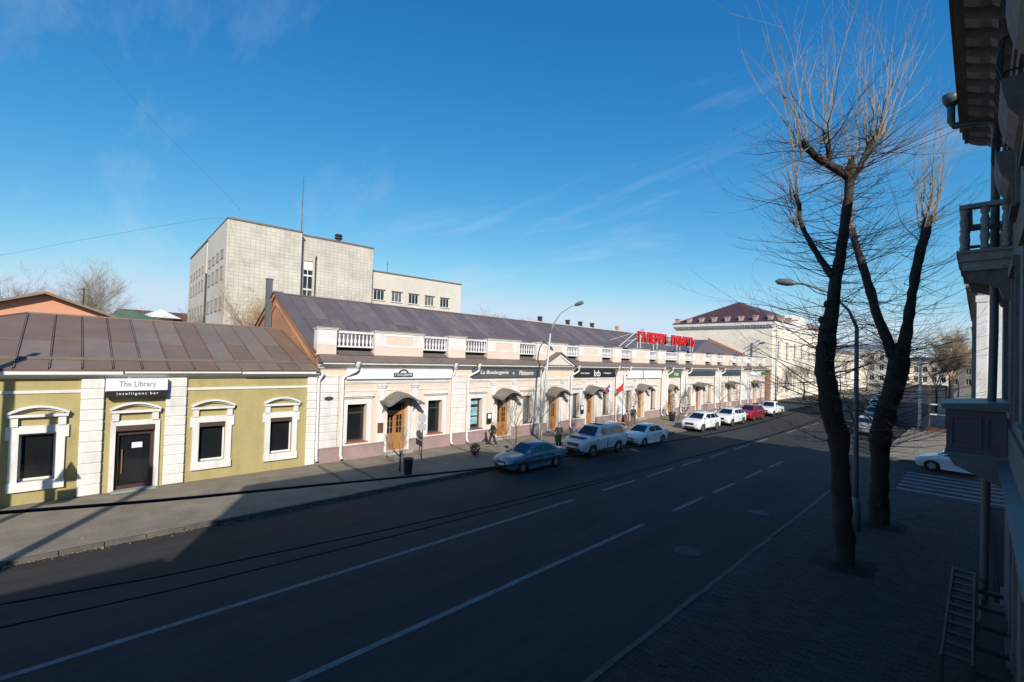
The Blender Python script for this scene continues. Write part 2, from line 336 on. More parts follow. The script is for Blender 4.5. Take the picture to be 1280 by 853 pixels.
def moulding(mb, prof, a0, a1):
    """outline (out, up) swept along the facade"""
    mb.prism(prof, lambda p, t: (t, p[0], p[1]), a0, a1)
# ------------------------------------------------------------------ ground, road, pavements
ROAD_Z = -0.13
g = MB(); g.quad((-2500, -1500, -0.22), (2500, -1500, -0.22), (2500, 3500, -0.22), (-2500, 3500, -0.22)); struct('ground', g, 'earth')
XL, XR = -18.6, -5.14
g = MB()
for a, b, c, d in ((XL, XR, -80, 330), (XR, 120, 30, 40.5), (-140, XL, 84.6, 89.4)):
    g.quad((a, c, ROAD_Z), (b, c, ROAD_Z), (b, d, ROAD_Z), (a, d, ROAD_Z))
road = struct('road', g, 'asphalt')
def dash(x, y0, y1, w=0.16):
    q = MB(); z = ROAD_Z + 0.004
    n = max(2, int((y1 - y0) / 0.8)); 
    for k in range(n):
        ya, yb = y0 + (y1 - y0) * k / n, y0 + (y1 - y0) * (k + 1) / n
        q.quad((x - w / 2, ya, z), (x + w / 2, ya, z), (x + w / 2, yb, z), (x - w / 2, yb, z))
    obj('lane_line', q, 'road_paint', road)
dash(-12.44, -30, 16.1); dash(-8.85, -30, 15.85)
for a, b in ((18.4, 21.3), (22.5, 25.45), (26.6, 29.5), (30.8, 33.6), (35, 38), (39.5, 42.5), (48, 51), (52.5, 55.5), (57, 60), (61.5, 64.5)): dash(-12.44, a, b)
for a, b in ((18.2, 21.2), (22.3, 25.15), (26.4, 29.3), (30.5, 33.4), (48, 51), (52.5, 55.5), (57, 60), (61.5, 64.5), (66, 69)): dash(-8.85, a, b)
for k in range(6):                                                     # zebra across the side street
    z = ROAD_Z + 0.004; q = MB(); x0 = -4.3 + 0.35 * k * 0
    y0 = 31.0 + k * 1.05
    q.quad((-3.0, y0, z), (3.4, y0 , z), (3.4, y0 + 0.42, z), (-3.0, y0 + 0.42, z)); obj('zebra_stripe', q, 'road_paint', road)
# repair patches and tarred cracks in the carriageway
for x0, y0, w_, l_ in ((-15.6, 10.5, 1.6, 4.6), (-11.2, 12.6, 1.3, 2.6), (-7.9, 22.6, 1.9, 3.2), (-17.2, 33.5, 1.5, 5.5), (-10.9, 28.4, 1.8, 2.4)):
    q = MB(); z = ROAD_Z + .002; q.poly([(x0 + random.uniform(-.08, .08), y0, z), (x0 + w_, y0 + random.uniform(-.1, .1), z), (x0 + w_ + random.uniform(-.08, .08), y0 + l_, z), (x0, y0 + l_ + random.uniform(-.1, .1), z)]); obj('repair_patch', q, 'asphalt_patch', road)
for k in range(16):
    q = MB(); x, y = random.uniform(-17.5, -6), random.uniform(4, 36); a = random.choice((0, 0, 1.4)) + random.gauss(0, .25); pts = []
    for j in range(int(random.uniform(5, 14))):
        pts.append((x, y)); x += math.sin(a) * .45; y += math.cos(a) * .45; a += random.gauss(0, .28)
    z = ROAD_Z + .003
    for (xa, ya), (xb, yb) in zip(pts, pts[1:]): q.quad((xa - .012, ya - .008, z), (xa + .012, ya + .008, z), (xb + .012, yb + .008, z), (xb - .012, yb - .008, z))
    obj('tarred_crack', q, 'crack_tar', road)
# pavements
g = MB(); g.box(-140, XL - 0.15, -80, 84.6, -0.2, 0.0); pav_l = struct('pavement_left', g, 'pavement_asphalt')
g = MB(); g.box(-140, XL - 0.15, 89.4, 330, -0.2, 0.0); struct('pavement_left_far', g, 'pavement_asphalt')
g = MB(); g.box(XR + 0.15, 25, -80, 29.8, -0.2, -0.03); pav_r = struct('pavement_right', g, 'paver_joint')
g = MB(); g.box(XR + 0.15, 60, 40.7, 330, -0.2, 0.0); struct('pavement_right_far', g, 'pavement_asphalt')
# kerbs: single stones near the camera
ks = MB(); ks.box(-0.072, 0.072, 0, 0.985, -0.25, 0.012); ks_me = ks.mesh('kerb_stone', 'kerb_stone')
def kerb(name, x, y0, y1, far):
    q = MB(); q.box(x - 0.07, x + 0.07, y1, far, -0.25, 0.01); root = struct(name, q, 'kerb_stone')
    for k in range(int(y1 - y0)):
        o = link('kerb_stone', ks_me, root); o.location = (x + random.uniform(-.008, .008), y0 + k, random.uniform(-.012, .008)); o.rotation_euler = (0, random.uniform(-.01, .01), random.uniform(-.006, .006))
        bevel(o, 0.015, 1)
kerb('kerb_left', XL - 0.075, -8, 60, 84.6); kerb('kerb_right', XR + 0.075, 2, 29, 29.8)
q = MB(); q.box(XR, 25, 29.8, 29.95, -0.25, 0.01); struct('kerb_side_street', q, 'kerb_stone')
q = MB(); q.box(XR, 60, 40.52, 40.7, -0.25, 0.01); struct('kerb_side_street_far', q, 'kerb_stone')
# pavers of the right pavement
TREES = ((-2.87, 17.3), (-2.71, 22.8))
def in_pit(x, y): return any(abs(x - a) < 0.78 and abs(y - b) < 0.78 for a, b in TREES)
pv = MB(); pv.box(-0.097, 0.097, -0.047, 0.047, -0.035, 0.0)
pv_me = {c: pv.mesh('paver', c) for c in ('paver_red', 'paver_grey')}
cells = []
row = 0; y = 3.0
while y < 29.7:
    x = XR + 0.15 + (0.0 if row % 2 else 0.1)
    while x < 0.35:
        if not in_pit(x, y): cells.append((x, y))
        x += 0.2
    y += 0.1; row += 1
def depth_of(x, y):
    v = Vector((x, y, -CAM_H)); d = v.dot(f2); sx = v.dot(r3) / d * 0.4444; sy = v.dot(u3) / d * 0.4444
    return (d if abs(sx) < 0.5 and sy + 0.0 > -0.345 else 1e3 + d)
cells.sort(key=lambda c: depth_of(*c))
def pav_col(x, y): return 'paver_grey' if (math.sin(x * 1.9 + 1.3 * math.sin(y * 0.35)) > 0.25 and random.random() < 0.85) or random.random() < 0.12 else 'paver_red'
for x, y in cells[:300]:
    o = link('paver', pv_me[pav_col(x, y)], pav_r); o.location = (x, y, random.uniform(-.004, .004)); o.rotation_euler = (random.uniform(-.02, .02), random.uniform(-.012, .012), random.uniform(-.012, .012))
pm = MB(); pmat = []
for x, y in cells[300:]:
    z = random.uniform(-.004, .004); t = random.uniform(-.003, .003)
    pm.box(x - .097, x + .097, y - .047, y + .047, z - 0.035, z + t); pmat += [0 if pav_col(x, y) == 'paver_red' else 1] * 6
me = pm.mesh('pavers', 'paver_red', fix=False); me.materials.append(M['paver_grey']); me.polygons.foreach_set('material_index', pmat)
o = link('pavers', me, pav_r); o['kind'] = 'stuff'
# soil in the tree pits
for i, (a, b) in enumerate(TREES):
    q = MB(); n = 10; idx = [[None] * (n + 1) for _ in range(n + 1)]
    for u in range(n + 1):
        for v in range(n + 1):
            px, py = (u / n - .5) * 1.66, (v / n - .5) * 1.66; rr = math.hypot(px, py)
            idx[u][v] = q.P((a + px, b + py, -0.03 + 0.13 * max(0, 1 - rr / 0.95) + random.uniform(0, .03)))
    for u in range(n):
        for v in range(n): q.f.append([idx[u][v], idx[u + 1][v], idx[u + 1][v + 1], idx[u][v + 1]])
    o = obj('tree_pit', q, 'soil', None, True); o['kind'] = 'structure'
# manhole covers
for i, (a, b, lb) in enumerate(((-6.62, 14.7, 'round iron manhole cover on the road, the nearer to the camera'), (-6.37, 20.8, 'round iron manhole cover on the road, the farther one'))):
    t = thing('manhole_cover', lb, 'manhole cover', (a, b, ROAD_Z), 0, 'manhole covers in the near lane')
    q = MB(); q.lathe([(0.40, 0.0), (0.40, 0.012), (0.33, 0.014)], 0, 0, 24); obj('rim', q, 'manhole_iron', t)
    q = MB(); q.lathe([(0.32, 0.0), (0.32, 0.018), (0.0, 0.022)], 0, 0, 24)
    obj('lid', q, 'manhole_iron', t)
    for k in range(-2, 3):
        q = MB(); h = math.sqrt(max(0.02, 0.28 ** 2 - (k * 0.1) ** 2)); q.box(k * .1 - .02, k * .1 + .02, -h, h, 0.02, 0.028); obj('rib', q, 'dark_iron', t)

# ------------------------------------------------------------------ yellow building
FX = -24.9
FT = facade_T(FX)
lib = thing('yellow_building', 'one-storey yellow stucco building with white pilasters and brown metal roof', 'building', (0, 0, 0))
LY0, LY1 = -8.4, 9.64
WIN = [(-7.35, -6.35), (-4.30, -3.30), (-1.22, -0.24), (4.38, 5.42), (7.38, 8.42)]
DOOR = (1.50, 2.78)
holes = [(a, b, 0.85, 2.64) for a, b in WIN] + [(DOOR[0], DOOR[1], 0.0, 2.72)]
w = MB(FT); holes_wall(w, LY0, LY1, 0, 4.95, holes, 0.28)
w.quad((LY0, 0, 0), (LY0, 0, 4.95), (LY0, -12.6, 4.95), (LY0, -12.6, 0)); w.quad((LY0, -12.6, 0), (LY0, -12.6, 4.95), (LY1, -12.6, 4.95), (LY1, -12.6, 0))
obj('wall', w, 'yellow_stucco', lib)
blk = {}
def pilaster(a0, a1, z0, z1, step, parent, m='white_stucco', n=0.13):
    p = MB(FT); p.box(a0 + .03, a1 - .03, 0, n - .03, z0, z1); root = obj('pilaster', p, m, parent)
    key = (round(a1 - a0, 2), round(step, 2), n, m)
    if key not in blk:
        b = MB(); b.box(0, n, 0, key[0], 0.014, step - 0.014); blk[key] = b.mesh('pilaster_block', m)
    k = 0
    while z0 + (k + 1) * step <= z1 + 0.01:
        o = link('pilaster_block', blk[key], root); o.location = (FX + random.uniform(0, .006), a0, z0 + k * step); bevel(o, 0.018, 1); k += 1
    return root
for a0, a1 in ((-8.35, -7.75), (-5.65, -4.95), (-2.65, -1.95), (0.40, 1.09), (3.11, 3.85), (9.12, 9.60)): pilaster(a0, a1, 0.02, 4.72, 0.4265, lib)
p = MB(FT); p.box(LY0, LY1, 0, .05, 4.14, 4.25); obj('string_course', p, 'white_stucco', lib)
p = MB(FT); moulding(p, [(0, 4.70), (.10, 4.70), (.14, 4.78), (.30, 4.86), (.34, 4.92), (0, 4.92)], LY0, LY1); obj('cornice', p, 'white_stucco', lib)
for a0, a1 in ((-8.4, -3.2), (-3.14, 1.62), (1.68, 5.9), (5.96, 9.4)):
    p = MB(FT); p.box(a0, a1, .36, .46, 4.90 + random.uniform(-.03, .02), 5.03); obj('gutter', p, 'white_pipe', lib)
def arc_pts(cx, half, z0, rise, n=10): return [(cx - half + 2 * half * k / n, z0 + rise * (1 - (2 * k / n - 1) ** 2)) for k in range(n + 1)]
def band_arc(mb, cx, half, z0, rise, th, n0, n1, seg=12):
    lo = arc_pts(cx, half, z0, rise, seg); hi = arc_pts(cx, half + .03, z0 + th, rise, seg)
    for k in range(seg):
        mb.prism([lo[k], lo[k + 1], hi[k + 1], hi[k]], lambda q, t: (q[0], t, q[1]), n0, n1)
def pediment(cx, half, parent):
    """segmental head on two little blocks"""
    for s in (-1, 1):
        p = MB(FT); c = cx + s * (half - .17); p.box(c - .11, c + .11, 0, .14, 2.92, 3.28); obj('pediment_block', p, 'white_stucco', parent)
    p = MB(FT); p.box(cx - half, cx + half, 0, .2, 3.26, 3.36); band_arc(p, cx, half, 3.36, .26, .08, 0, .24); band_arc(p, cx, half - .14, 3.38, .16, .06, 0, .12)
    obj('pediment', p, 'white_stucco', parent)
def lib_window(a0, a1, shutter):
    cx = (a0 + a1) / 2
    root = MB(FT); s = 0.25
    root.box(a0 - s, a0 - .003, 0, .09, .54, 2.9); root.box(a1 + .003, a1 + s, 0, .09, .54, 2.9); root.box(a0 - s, a1 + s, 0, .092, 2.643, 2.93); root.box(a0 - s - .02, a1 + s + .02, 0, .13, .5, .847)
    for sd in (-1, 1):
        e = cx + sd * ((a1 - a0) / 2 + s + .04); root.box(e - .06, e + .06, 0, .088, 2.45, 2.92)
    win = obj('window', root, 'white_stucco', lib)
    f = MB(FT); f.box(a0, a0 + .06, -.24, -.16, .85, 2.64); f.box(a1 - .06, a1, -.24, -.16, .85, 2.64); f.box(a0 + .06, a1 - .06, -.24, -.16, .85, .93); f.box(a0 + .06, a1 - .06, -.24, -.16, 2.56, 2.64)
    obj('frame', f, 'white_frame', win)
    g = MB(FT); g.box(a0, a1, -.22, -.20, .85, 2.64); obj('pane', g, 'dark_glass', win)
    if shutter:
        g = MB(FT); g.box(a0 + .01, a1 - .01, -.15, .03, 2.44, 2.635); obj('shutter_box', g, 'brown_frame', win)
    pediment(cx, (a1 - a0) / 2 + .32, win)
for k, (a, b) in enumerate(WIN): lib_window(a, b, k >= 3)
# door
d = MB(FT); s = 0.17
d.box(DOOR[0] - s, DOOR[0] - .003, 0, .08, 0.01, 2.85); d.box(DOOR[1] + .003, DOOR[1] + s, 0, .08, 0.01, 2.85); d.box(DOOR[0] - s, DOOR[1] + s, 0, .082, 2.723, 2.93)
dr = obj('door', d, 'white_stucco', lib)
d = MB(FT); d.box(DOOR[0], DOOR[1], -.04, .09, 2.50, 2.715); obj('shutter_box', d, 'brown_frame', dr)
d = MB(FT); d.box(DOOR[0], DOOR[0] + .12, -.28, -.1, .02, 2.5); d.box(DOOR[1] - .12, DOOR[1], -.28, -.1, .02, 2.5); d.box(DOOR[0] + .12, DOOR[1] - .12, -.28, -.1, 2.3, 2.5); d.box(DOOR[0] + .12, DOOR[1] - .12, -.28, -.1, .02, .2)
obj('door_frame', d, 'dark_wood', dr)
d = MB(FT); d.box(DOOR[0] + .12, DOOR[1] - .12, -.26, -.22, .2, 2.3); obj('pane', d, 'dark_glass', dr)
d = MB(FT); d.box(DOOR[0] + .55, DOOR[0] + .9, -.219, -.214, 1.72, 1.95); obj('notice', d, 'sign_white', dr)
d = MB(FT); d.tube([(DOOR[0] + .24, -.14, .7), (DOOR[0] + .24, -.12, 1.2), (DOOR[0] + .24, -.14, 1.7)], .018, 6); obj('handle', d, 'orange_wood', dr)
d = MB(FT); d.box(DOOR[0] - .1, DOOR[1] + .1, -.28, .35, 0.0, .05); obj('threshold', d, 'concrete', dr)
pediment(2.12, .82, dr)
# roof
RX, RZ, EX, EZ = -31.0, 7.42, -24.42, 5.06
HY = -1.45
r_ = MB()
r_.quad((RX, HY, RZ), (RX, LY1, RZ), (-37.6, LY1, EZ), (-37.6, LY0, EZ)); r_.poly([(EX, LY0 - .1, EZ), (RX, HY, RZ), (-37.6, LY0, EZ)])
r_.tube([(RX, HY, RZ + .03), (RX, LY1 - .01, RZ + .03)], .06, 6); r_.tube([(RX, HY, RZ + .03), (EX, LY0 - .1, EZ + .03)], .05, 6)
r_.box(-37.5, EX, LY0, LY1 - .01, EZ - .06, EZ - .02)
lroof = obj('roof', r_, 'brown_roof_metal', lib)
def on_slope(y, t): return (EX + (RX - EX) * t, y, EZ + (RZ - EZ) * t)
cw = 0.915
y0 = HY - 8 * cw
while y0 < LY1 - .1:
    y1 = min(y0 + cw, LY1 - .01)
    def tm(y): return 1.0 if y >= HY else max(0.0, (y - (LY0 - .1)) / (HY - LY0 + .1))
    off = random.uniform(-.05, .05)
    for ta, tb in ((0.0, 0.14), (0.14, 0.50 + off), (0.50 + off, 1.0)):
        t0l, t0r, t1l, t1r = min(ta, tm(y0)), min(ta, tm(y1)), min(tb, tm(y0)), min(tb, tm(y1))
        if t1r - t0r < 0.02: continue
        q = MB(); lift = 0.012 + random.uniform(0, .012)
        A = [Vector(on_slope(y0 + .01, t0l)), Vector(on_slope(y1 - .01, t0r)), Vector(on_slope(y1 - .01, t1r)), Vector(on_slope(y0 + .01, t1l))]
        z = Vector((0, 0, 1))
        B = [a + z * (lift + .014) for a in A[:2]] + [a + z * (lift) for a in A[2:]]
        q.poly(B); q.quad(A[0], A[1], B[1], B[0]); q.quad(A[0], B[0], B[3], A[3]); q.quad(A[1], A[2], B[2], B[1])
        for e in (0,):                                                   # standing seam on the left edge
            q.quad(B[0], B[3], B[3] + z * .05, B[0] + z * .05); dy = Vector((0, .03, 0))
            q.quad(B[0] + dy, B[3] + dy, B[3] + z * .05 + dy, B[0] + z * .05 + dy); q.quad(B[0] + z * .05, B[3] + z * .05, B[3] + z * .05 + dy, B[0] + z * .05 + dy)
        obj('roof_panel', q, random.choice(('brown_roof_metal', 'brown_roof_metal', 'brown_roof_metal_faded')), lroof)
    y0 += cw
q = MB(); a = Vector(on_slope(LY0, .145)); q.box(a.x - .02, a.x + .05, LY0 + .6, LY1 - .02, a.z + .02, a.z + .13); obj('gutter_ledge', q, 'flashing_metal', lroof)
# sign over the door
sg = thing('bar_sign', 'white and black box sign reading The Library above the brown door', 'sign', (FX, 2.11, 3.9))
q = MB(); q.box(.14, .42, -1.0, 1.0, .30, .80); obj('sign_box', q, 'sign_white', sg)
q = MB(); q.box(.14, .40, -.97, 1.0, .02, .298); obj('sign_strip', q, 'sign_black', sg)
lettering('The Library', .34, (.425, 0, .545), 'letter_grey', sg, .012, fit=(1.2, .30))
lettering('intelligent bar', .15, (.405, 0.02, .165), 'letter_white', sg, .012, spacing=1.35, fit=(1.35, .14))
# ------------------------------------------------------------------ long pink arcade building
pink = thing('pink_building', 'long one-storey pink and white shop building with balustraded parapet and purple roof', 'building')
PY0, PY1 = 9.66, 83.0
# bays: (start, end, windows [(a0,a1,kind)], door (a0,a1) or None)
BAYS = [
    (11.0, 18.6, [(11.36, 12.52, 'brown'), (16.74, 17.85, 'brown')], (13.85, 15.25)),
    (19.9, 27.5, [(20.27, 21.35, 'poster'), (25.54, 26.55, 'plain')], (22.79, 24.15)),
    (27.7, 31.2, [], (28.57, 29.9)),
    (31.3, 38.4, [(31.75, 32.7, 'plain'), (36.3, 37.3, 'plain')], (33.75, 35.0)),
    (39.75, 47.6, [(40.35, 41.4, 'plain'), (45.3, 46.3, 'plain')], (42.57, 43.85)),
    (48.8, 52.3, [], (49.2, 50.7)),
    (53.6, 62.3, [(54.3, 55.2, 'plain'), (60.2, 61.2, 'plain')], (56.6, 58.0)),
    (64.0, 71.7, [(64.6, 65.5, 'plain'), (69.9, 70.8, 'plain')], (66.9, 68.2)),
    (74.7, 83.0, [(75.2, 76.1, 'plain'), (80.6, 81.4, 'plain')], (77.2, 78.6)),
]
holes = []
for b in BAYS:
    holes += [(a, c, 0.98, 3.12) for a, c, _ in b[2]]
    if b[3]: holes.append((b[3][0], b[3][1], 0.16, 3.12))
w = MB(FT); holes_wall(w, PY0, PY1, 0, 5.9, holes, 0.36)
w.quad((PY1, 0, 0), (PY1, 0, 5.9), (PY1, -14.4, 5.9), (PY1, -14.4, 0)); w.quad((PY0, -14.4, 0), (PY0, -14.4, 5.9), (PY1, -14.4, 5.9), (PY1, -14.4, 0))
obj('wall', w, 'peach_stucco', pink)
gaps = sorted([(b[3][0] - .02, b[3][1] + .02) for b in BAYS if b[3]]); a = PY0
for g0, g1 in gaps + [(PY1, PY1)]:
    q = MB(FT); q.box(a, g0, 0, .05, 0, .74); q.box(a, g0, 0, .075, .742, .80); obj('plinth', q, 'mauve_plinth', pink); a = g1
for a0, a1 in ((9.70, 10.78), (18.72, 19.78), (27.05, 27.42), (31.0, 31.22), (38.52, 39.65), (47.7, 48.7), (52.4, 53.5), (62.4, 63.9), (71.8, 74.6)):
    pilaster(a0, a1, 0.81, 4.68, 0.43, pink, 'white_stucco', .12)
    q = MB(FT); q.box(a0 - .02, a1 + .02, 0, .13, 4.70, 4.78); obj('pilaster_capital', q, 'white_stucco', pink)
# cornice, gutter, sloped apron
q = MB(FT); moulding(q, [(0, 5.16), (.1, 5.16), (.13, 5.24), (.3, 5.34), (.36, 5.40), (0, 5.40)], PY0, PY1); obj('cornice', q, 'white_stucco', pink)
gut = [(9.75, 11.5), (11.9, 18.4), (18.8, 20.35), (20.75, 27.3), (31.75, 38.3), (38.8, 40.2), (40.6, 47.5), (49.4, 52.1), (54.2, 62.2), (64.7, 71.6), (75.2, 82.9)]
for a0, a1 in gut:
    q = MB(FT); q.box(a0, a1, .38, .50, 5.41, 5.53); obj('gutter', q, 'white_pipe', pink)
q = MB(FT); moulding(q, [(.0, 5.42), (.54, 5.50), (.54, 5.55), (.0, 5.96)], PY0 - .02, PY1); obj('apron_roof', q, 'flashing_metal', pink)
# parapet: pedestals, panels and balustrades
def pedestal(a0, a1, inset, name='parapet_pedestal'):
    q = MB(FT); q.box(a0, a1, -.42, .02, 5.9, 6.46); root = obj(name, q, 'peach_stucco', pink)
    q = MB(FT); q.box(a0, a1, -.42, .03, 6.461, 7.30)
    obj('body', q, 'white_stucco', root)
    if inset:
        q = MB(FT); q.box(a0 + .75, a1 - .75, .0, .036, 6.60, 7.12); obj('inset_panel', q, 'peach_stucco', root)
        q = MB(FT); q.box(a0 + .69, a1 - .69, .0, .055, 7.122, 7.17); obj('inset_moulding', q, 'white_stucco', root)
    q = MB(FT); q.box(a0 - .05, a1 + .05, -.46, .08, 7.302, 7.38); q.box(a0 - .09, a1 + .09, -.5, .13, 7.381, 7.43); obj('capping', q, 'white_stucco', root)
    q = MB(FT); c = (a0 + a1) / 2
    q.prism([(a0 - .13, 7.431), (a1 + .13, 7.431), (a1 - .25, 7.52), (a0 + .25, 7.52)], lambda p, t: (p[0], t, p[1]), -.54, .17); obj('flashing', q, 'flashing_metal', root)
prof = [(.06, 0), (.06, .06), (.035, .09), (.07, .2), (.08, .27), (.05, .4), (.03, .5), (.05, .56), (.034, .6), (.06, .64), (.06, .70)]
bq = MB(); bq.lathe(prof, 0, 0, 8); BAL = bq.mesh('baluster', 'white_stucco', True)
def balustrade(a0, a1):
    q = MB(FT); q.box(a0, a1, -.3, -.08, 6.36, 6.45); q.box(a0, a1, -.32, -.06, 7.15, 7.28); root = obj('balustrade', q, 'white_stucco', pink)
    n = max(4, int(round((a1 - a0) / .245)))
    for k in range(n):
        o = link('baluster', BAL, root); o.location = (FX - .19, a0 + (a1 - a0) * (k + .5) / n, 6.45)
    q = MB(FT); q.box(a0, a1, -.46, -.42, 5.9, 6.36); obj('painted_slot_shade', q, 'shadow_void', root)  # near-black sheet: the shade of the open slot, put into its colour
    q = MB(FT); q.prism([(.05, 5.92), (.10, 5.94), (-.38, 6.18), (-.40, 6.14)], lambda p, t: (t, p[0], p[1]), a0 + .01, a1 + .0); obj('skirt_roof', q, 'flashing_metal', root)
SEG = [('p', 9.55, 10.62), ('b', 10.75, 12.85), ('w', 12.9, 16.25), ('b', 16.3, 18.2), ('p', 18.25, 19.7), ('b', 19.75, 21.7), ('w', 21.75, 25.05), ('b', 25.1, 26.9), ('w', 26.95, 30.85), ('b', 30.9, 32.5), ('w', 32.55, 36.1), ('b', 36.15, 37.85), ('p', 37.9, 39.4), ('b', 39.45, 41.35), ('w', 41.4, 44.95), ('b', 45.0, 46.7), ('p', 46.75, 48.55), ('b', 48.6, 51.7), ('p', 51.75, 53.6), ('b', 53.65, 55.55), ('w', 55.6, 59.35), ('b', 59.4, 61.25), ('p', 61.3, 63.2), ('b', 63.25, 65.0), ('w', 65.05, 68.75), ('b', 68.8, 70.55), ('p', 70.6, 74.6), ('b', 74.65, 76.45), ('w', 76.5, 79.95), ('b', 80.0, 81.55), ('p', 81.6, 83.0)]
for k, a0, a1 in SEG:
    if k == 'b': balustrade(a0, a1)
    else: pedestal(a0, a1, k == 'w')
# windows
def pink_window(a0, a1, kind):
    s = .30; q = MB(FT)
    q.box(a0 - s, a0 - .003, 0, .08, .81, 3.42); q.box(a1 + .003, a1 + s, 0, .08, .81, 3.42); q.box(a0 - .003, a1 + .003, 0, .079, 3.123, 3.42); q.box(a0 - .003, a1 + .003, 0, .079, .81, .977)
    win = obj('window', q, 'white_stucco', pink)
    q = MB(FT); q.box(a0 - s - .08, a1 + s + .08, 0, .2, 3.56, 3.66); q.box(a0 - s - .03, a1 + s + .03, 0, .12, 3.47, 3.558); obj('hood_moulding', q, 'white_stucco', win)
    q = MB(FT); q.box(a0 - .1, a1 + .1, -.36, .13, .93, .985); obj('sill', q, 'flashing_metal' if kind != 'brown' else 'terracotta_pot', win)
    fm = 'brown_frame'
    q = MB(FT); f = .07
    q.box(a0, a0 + f, -.36, -.28, .99, 3.12); q.box(a1 - f, a1, -.36, -.28, .99, 3.12); q.box(a0 + f, a1 - f, -.36, -.28, .99, 1.08); q.box(a0 + f, a1 - f, -.36, -.28, 3.04, 3.12); q.box(a0 + f, a1 - f, -.35, -.29, 2.56, 2.63)
    obj('frame', q, fm, win)
    q = MB(FT); q.box(a0 + f, a1 - f, -.335, -.315, 1.08, 3.04); obj('pane', q, {'brown': 'dark_glass', 'poster': 'dark_glass', 'plain': 'curtain_glass'}[kind], win)
    if kind == 'poster':
        for z0, z1 in ((1.25, 1.75), (1.85, 2.45), (2.66, 2.98)):
            q = MB(FT); q.box(a0 + .16, a1 - .14, -.314, -.308, z0, z1); obj('poster', q, 'poster_cyan', win)
for b in BAYS:
    for a, c, k in b[2]: pink_window(a, c, k)
# doors
def wood_door(a0, a1):
    q = MB(FT); s = .14
    q.box(a0 - s, a0 - .003, 0, .085, .16, 3.26); q.box(a1 + .003, a1 + s, 0, .085, .16, 3.26); q.box(a0 - s, a1 + s, 0, .088, 3.123, 3.3)
    d = obj('door', q, 'white_stucco', pink)
    q = MB(FT); f = .09
    q.box(a0, a0 + f, -.36, -.26, .17, 3.12); q.box(a1 - f, a1, -.36, -.26, .17, 3.12); q.box(a0 + f, a1 - f, -.36, -.26, 3.02, 3.12); q.box(a0 + f, a1 - f, -.36, -.26, 2.50, 2.58)
    obj('door_frame', q, 'orange_wood', d)
    q = MB(FT); q.box(a0 + f, a1 - f, -.34, -.32, 2.58, 3.02); obj('transom_pane', q, 'dark_glass', d)
    c = (a0 + a1) / 2; w_ = (a1 - a0) / 2 - f
    for s0 in (c - w_, c + .006):
        e0, e1 = s0, s0 + w_ - .006
        q = MB(FT); holes_wall(q, e0, e1, .18, 2.5, [(e0 + .11, e0 + w_ / 2 - .02, 1.2, 2.32), (e0 + w_ / 2 + .02, e1 - .11, 1.2, 2.32)], .03)
        for v in range(len(q.v)): q.v[v] = (q.v[v][0] - .29, q.v[v][1], q.v[v][2])
        leaf = obj('door_leaf', q, 'orange_wood', d)
        q = MB(FT); q.box(e0 + .1, e1 - .1, -.335, -.325, 1.18, 2.34); obj('pane', q, 'dark_glass', leaf)
        for zz in (1.55, 1.93):
            q = MB(FT); q.box(e0 + .1, e1 - .1, -.32, -.295, zz, zz + .03); obj('glazing_bar', q, 'orange_wood', leaf)
        q = MB(FT); q.box(e0 + .12, e1 - .12, -.29, -.272, .32, 1.05); obj('panel', q, 'orange_wood', leaf)
        q = MB(FT); q.box(e0 + .19, e1 - .19, -.272, -.26, .42, .95); obj('panel', q, 'orange_wood', leaf)
    q = MB(FT); q.box(a0 - .25, a1 + .25, -.3, .42, 0, .15); obj('step', q, 'concrete', d)
    for e in (a0 - .62, a1 + .24):
        q = MB(FT); q.box(e, e + .38, 0, .1, .81, 4.02); q.box(e - .05, e + .43, 0, .15, 4.022, 4.14); q.box(e - .09, e + .47, 0, .19, 4.142, 4.26); obj('door_pilaster', q, 'white_stucco', d)
def awning(c, half=1.24, out=1.15, zt=3.78, flat=False):
    """sheet-metal door canopy, ogee curve over the door, on scrolled iron brackets"""
    def zc(t):
        e = abs(t); return (zt - .5 + .5 * (0.5 + 0.5 * math.cos(math.pi * min(1, e ** 1.15)))) if not flat else zt - .25 * e
    n = 18; q = MB(FT)
    for k in range(n):
        t0, t1 = -1 + 2 * k / n, -1 + 2 * (k + 1) / n
        for n0, n1, d0, d1 in ((0, out * .55, 0, -.05), (out * .55, out, -.05, -.16)):
            pts = [(c + half * t0, n0, zc(t0) + d0), (c + half * t1, n0, zc(t1) + d0), (c + half * t1, n1, zc(t1) + d1), (c + half * t0, n1, zc(t0) + d1)]
            q.poly(pts); q.poly([(p[0], p[1], p[2] - .02) for p in pts])
        a_, b_ = (c + half * t0, out, zc(t0) - .16), (c + half * t1, out, zc(t1) - .16)
        q.quad(a_, b_, (b_[0], b_[1], b_[2] - .12), (a_[0], a_[1], a_[2] - .12))
    for s in (-1, 1):
        e = c + s * half; q.quad((e, 0, zc(1)), (e, out, zc(1) - .16), (e, out, zc(1) - .28), (e, 0, zc(1) - .1))
    root = obj('awning', q, 'awning_metal', pink, True)
    for s in (-1, 1):
        e = c + s * (half - .18)
        q = MB(FT); z = zc(.86) - .2
        q.tube([(e, .02, z), (e, out * .9, z - .05)], .022, 5); q.tube([(e, .04, z - .95), (e, .1, z - .55), (e, .4, z - .25), (e, out * .85, z - .06)], .02, 5)
        q.tube([(e, .14 + .12 * math.cos(a_ * .7), z - .3 + .12 * math.sin(a_ * .7)) for a_ in range(10)], .014, 5); q.tube([(e, .02, z - 1.0), (e, .02, z + .05)], .02, 5)
        q.tube([(e, .42 + .1 * math.cos(a_ * .7), z - .13 + .07 * math.sin(a_ * .7)) for a_ in range(10)], .012, 5)
        obj('bracket', q, 'dark_iron', root)
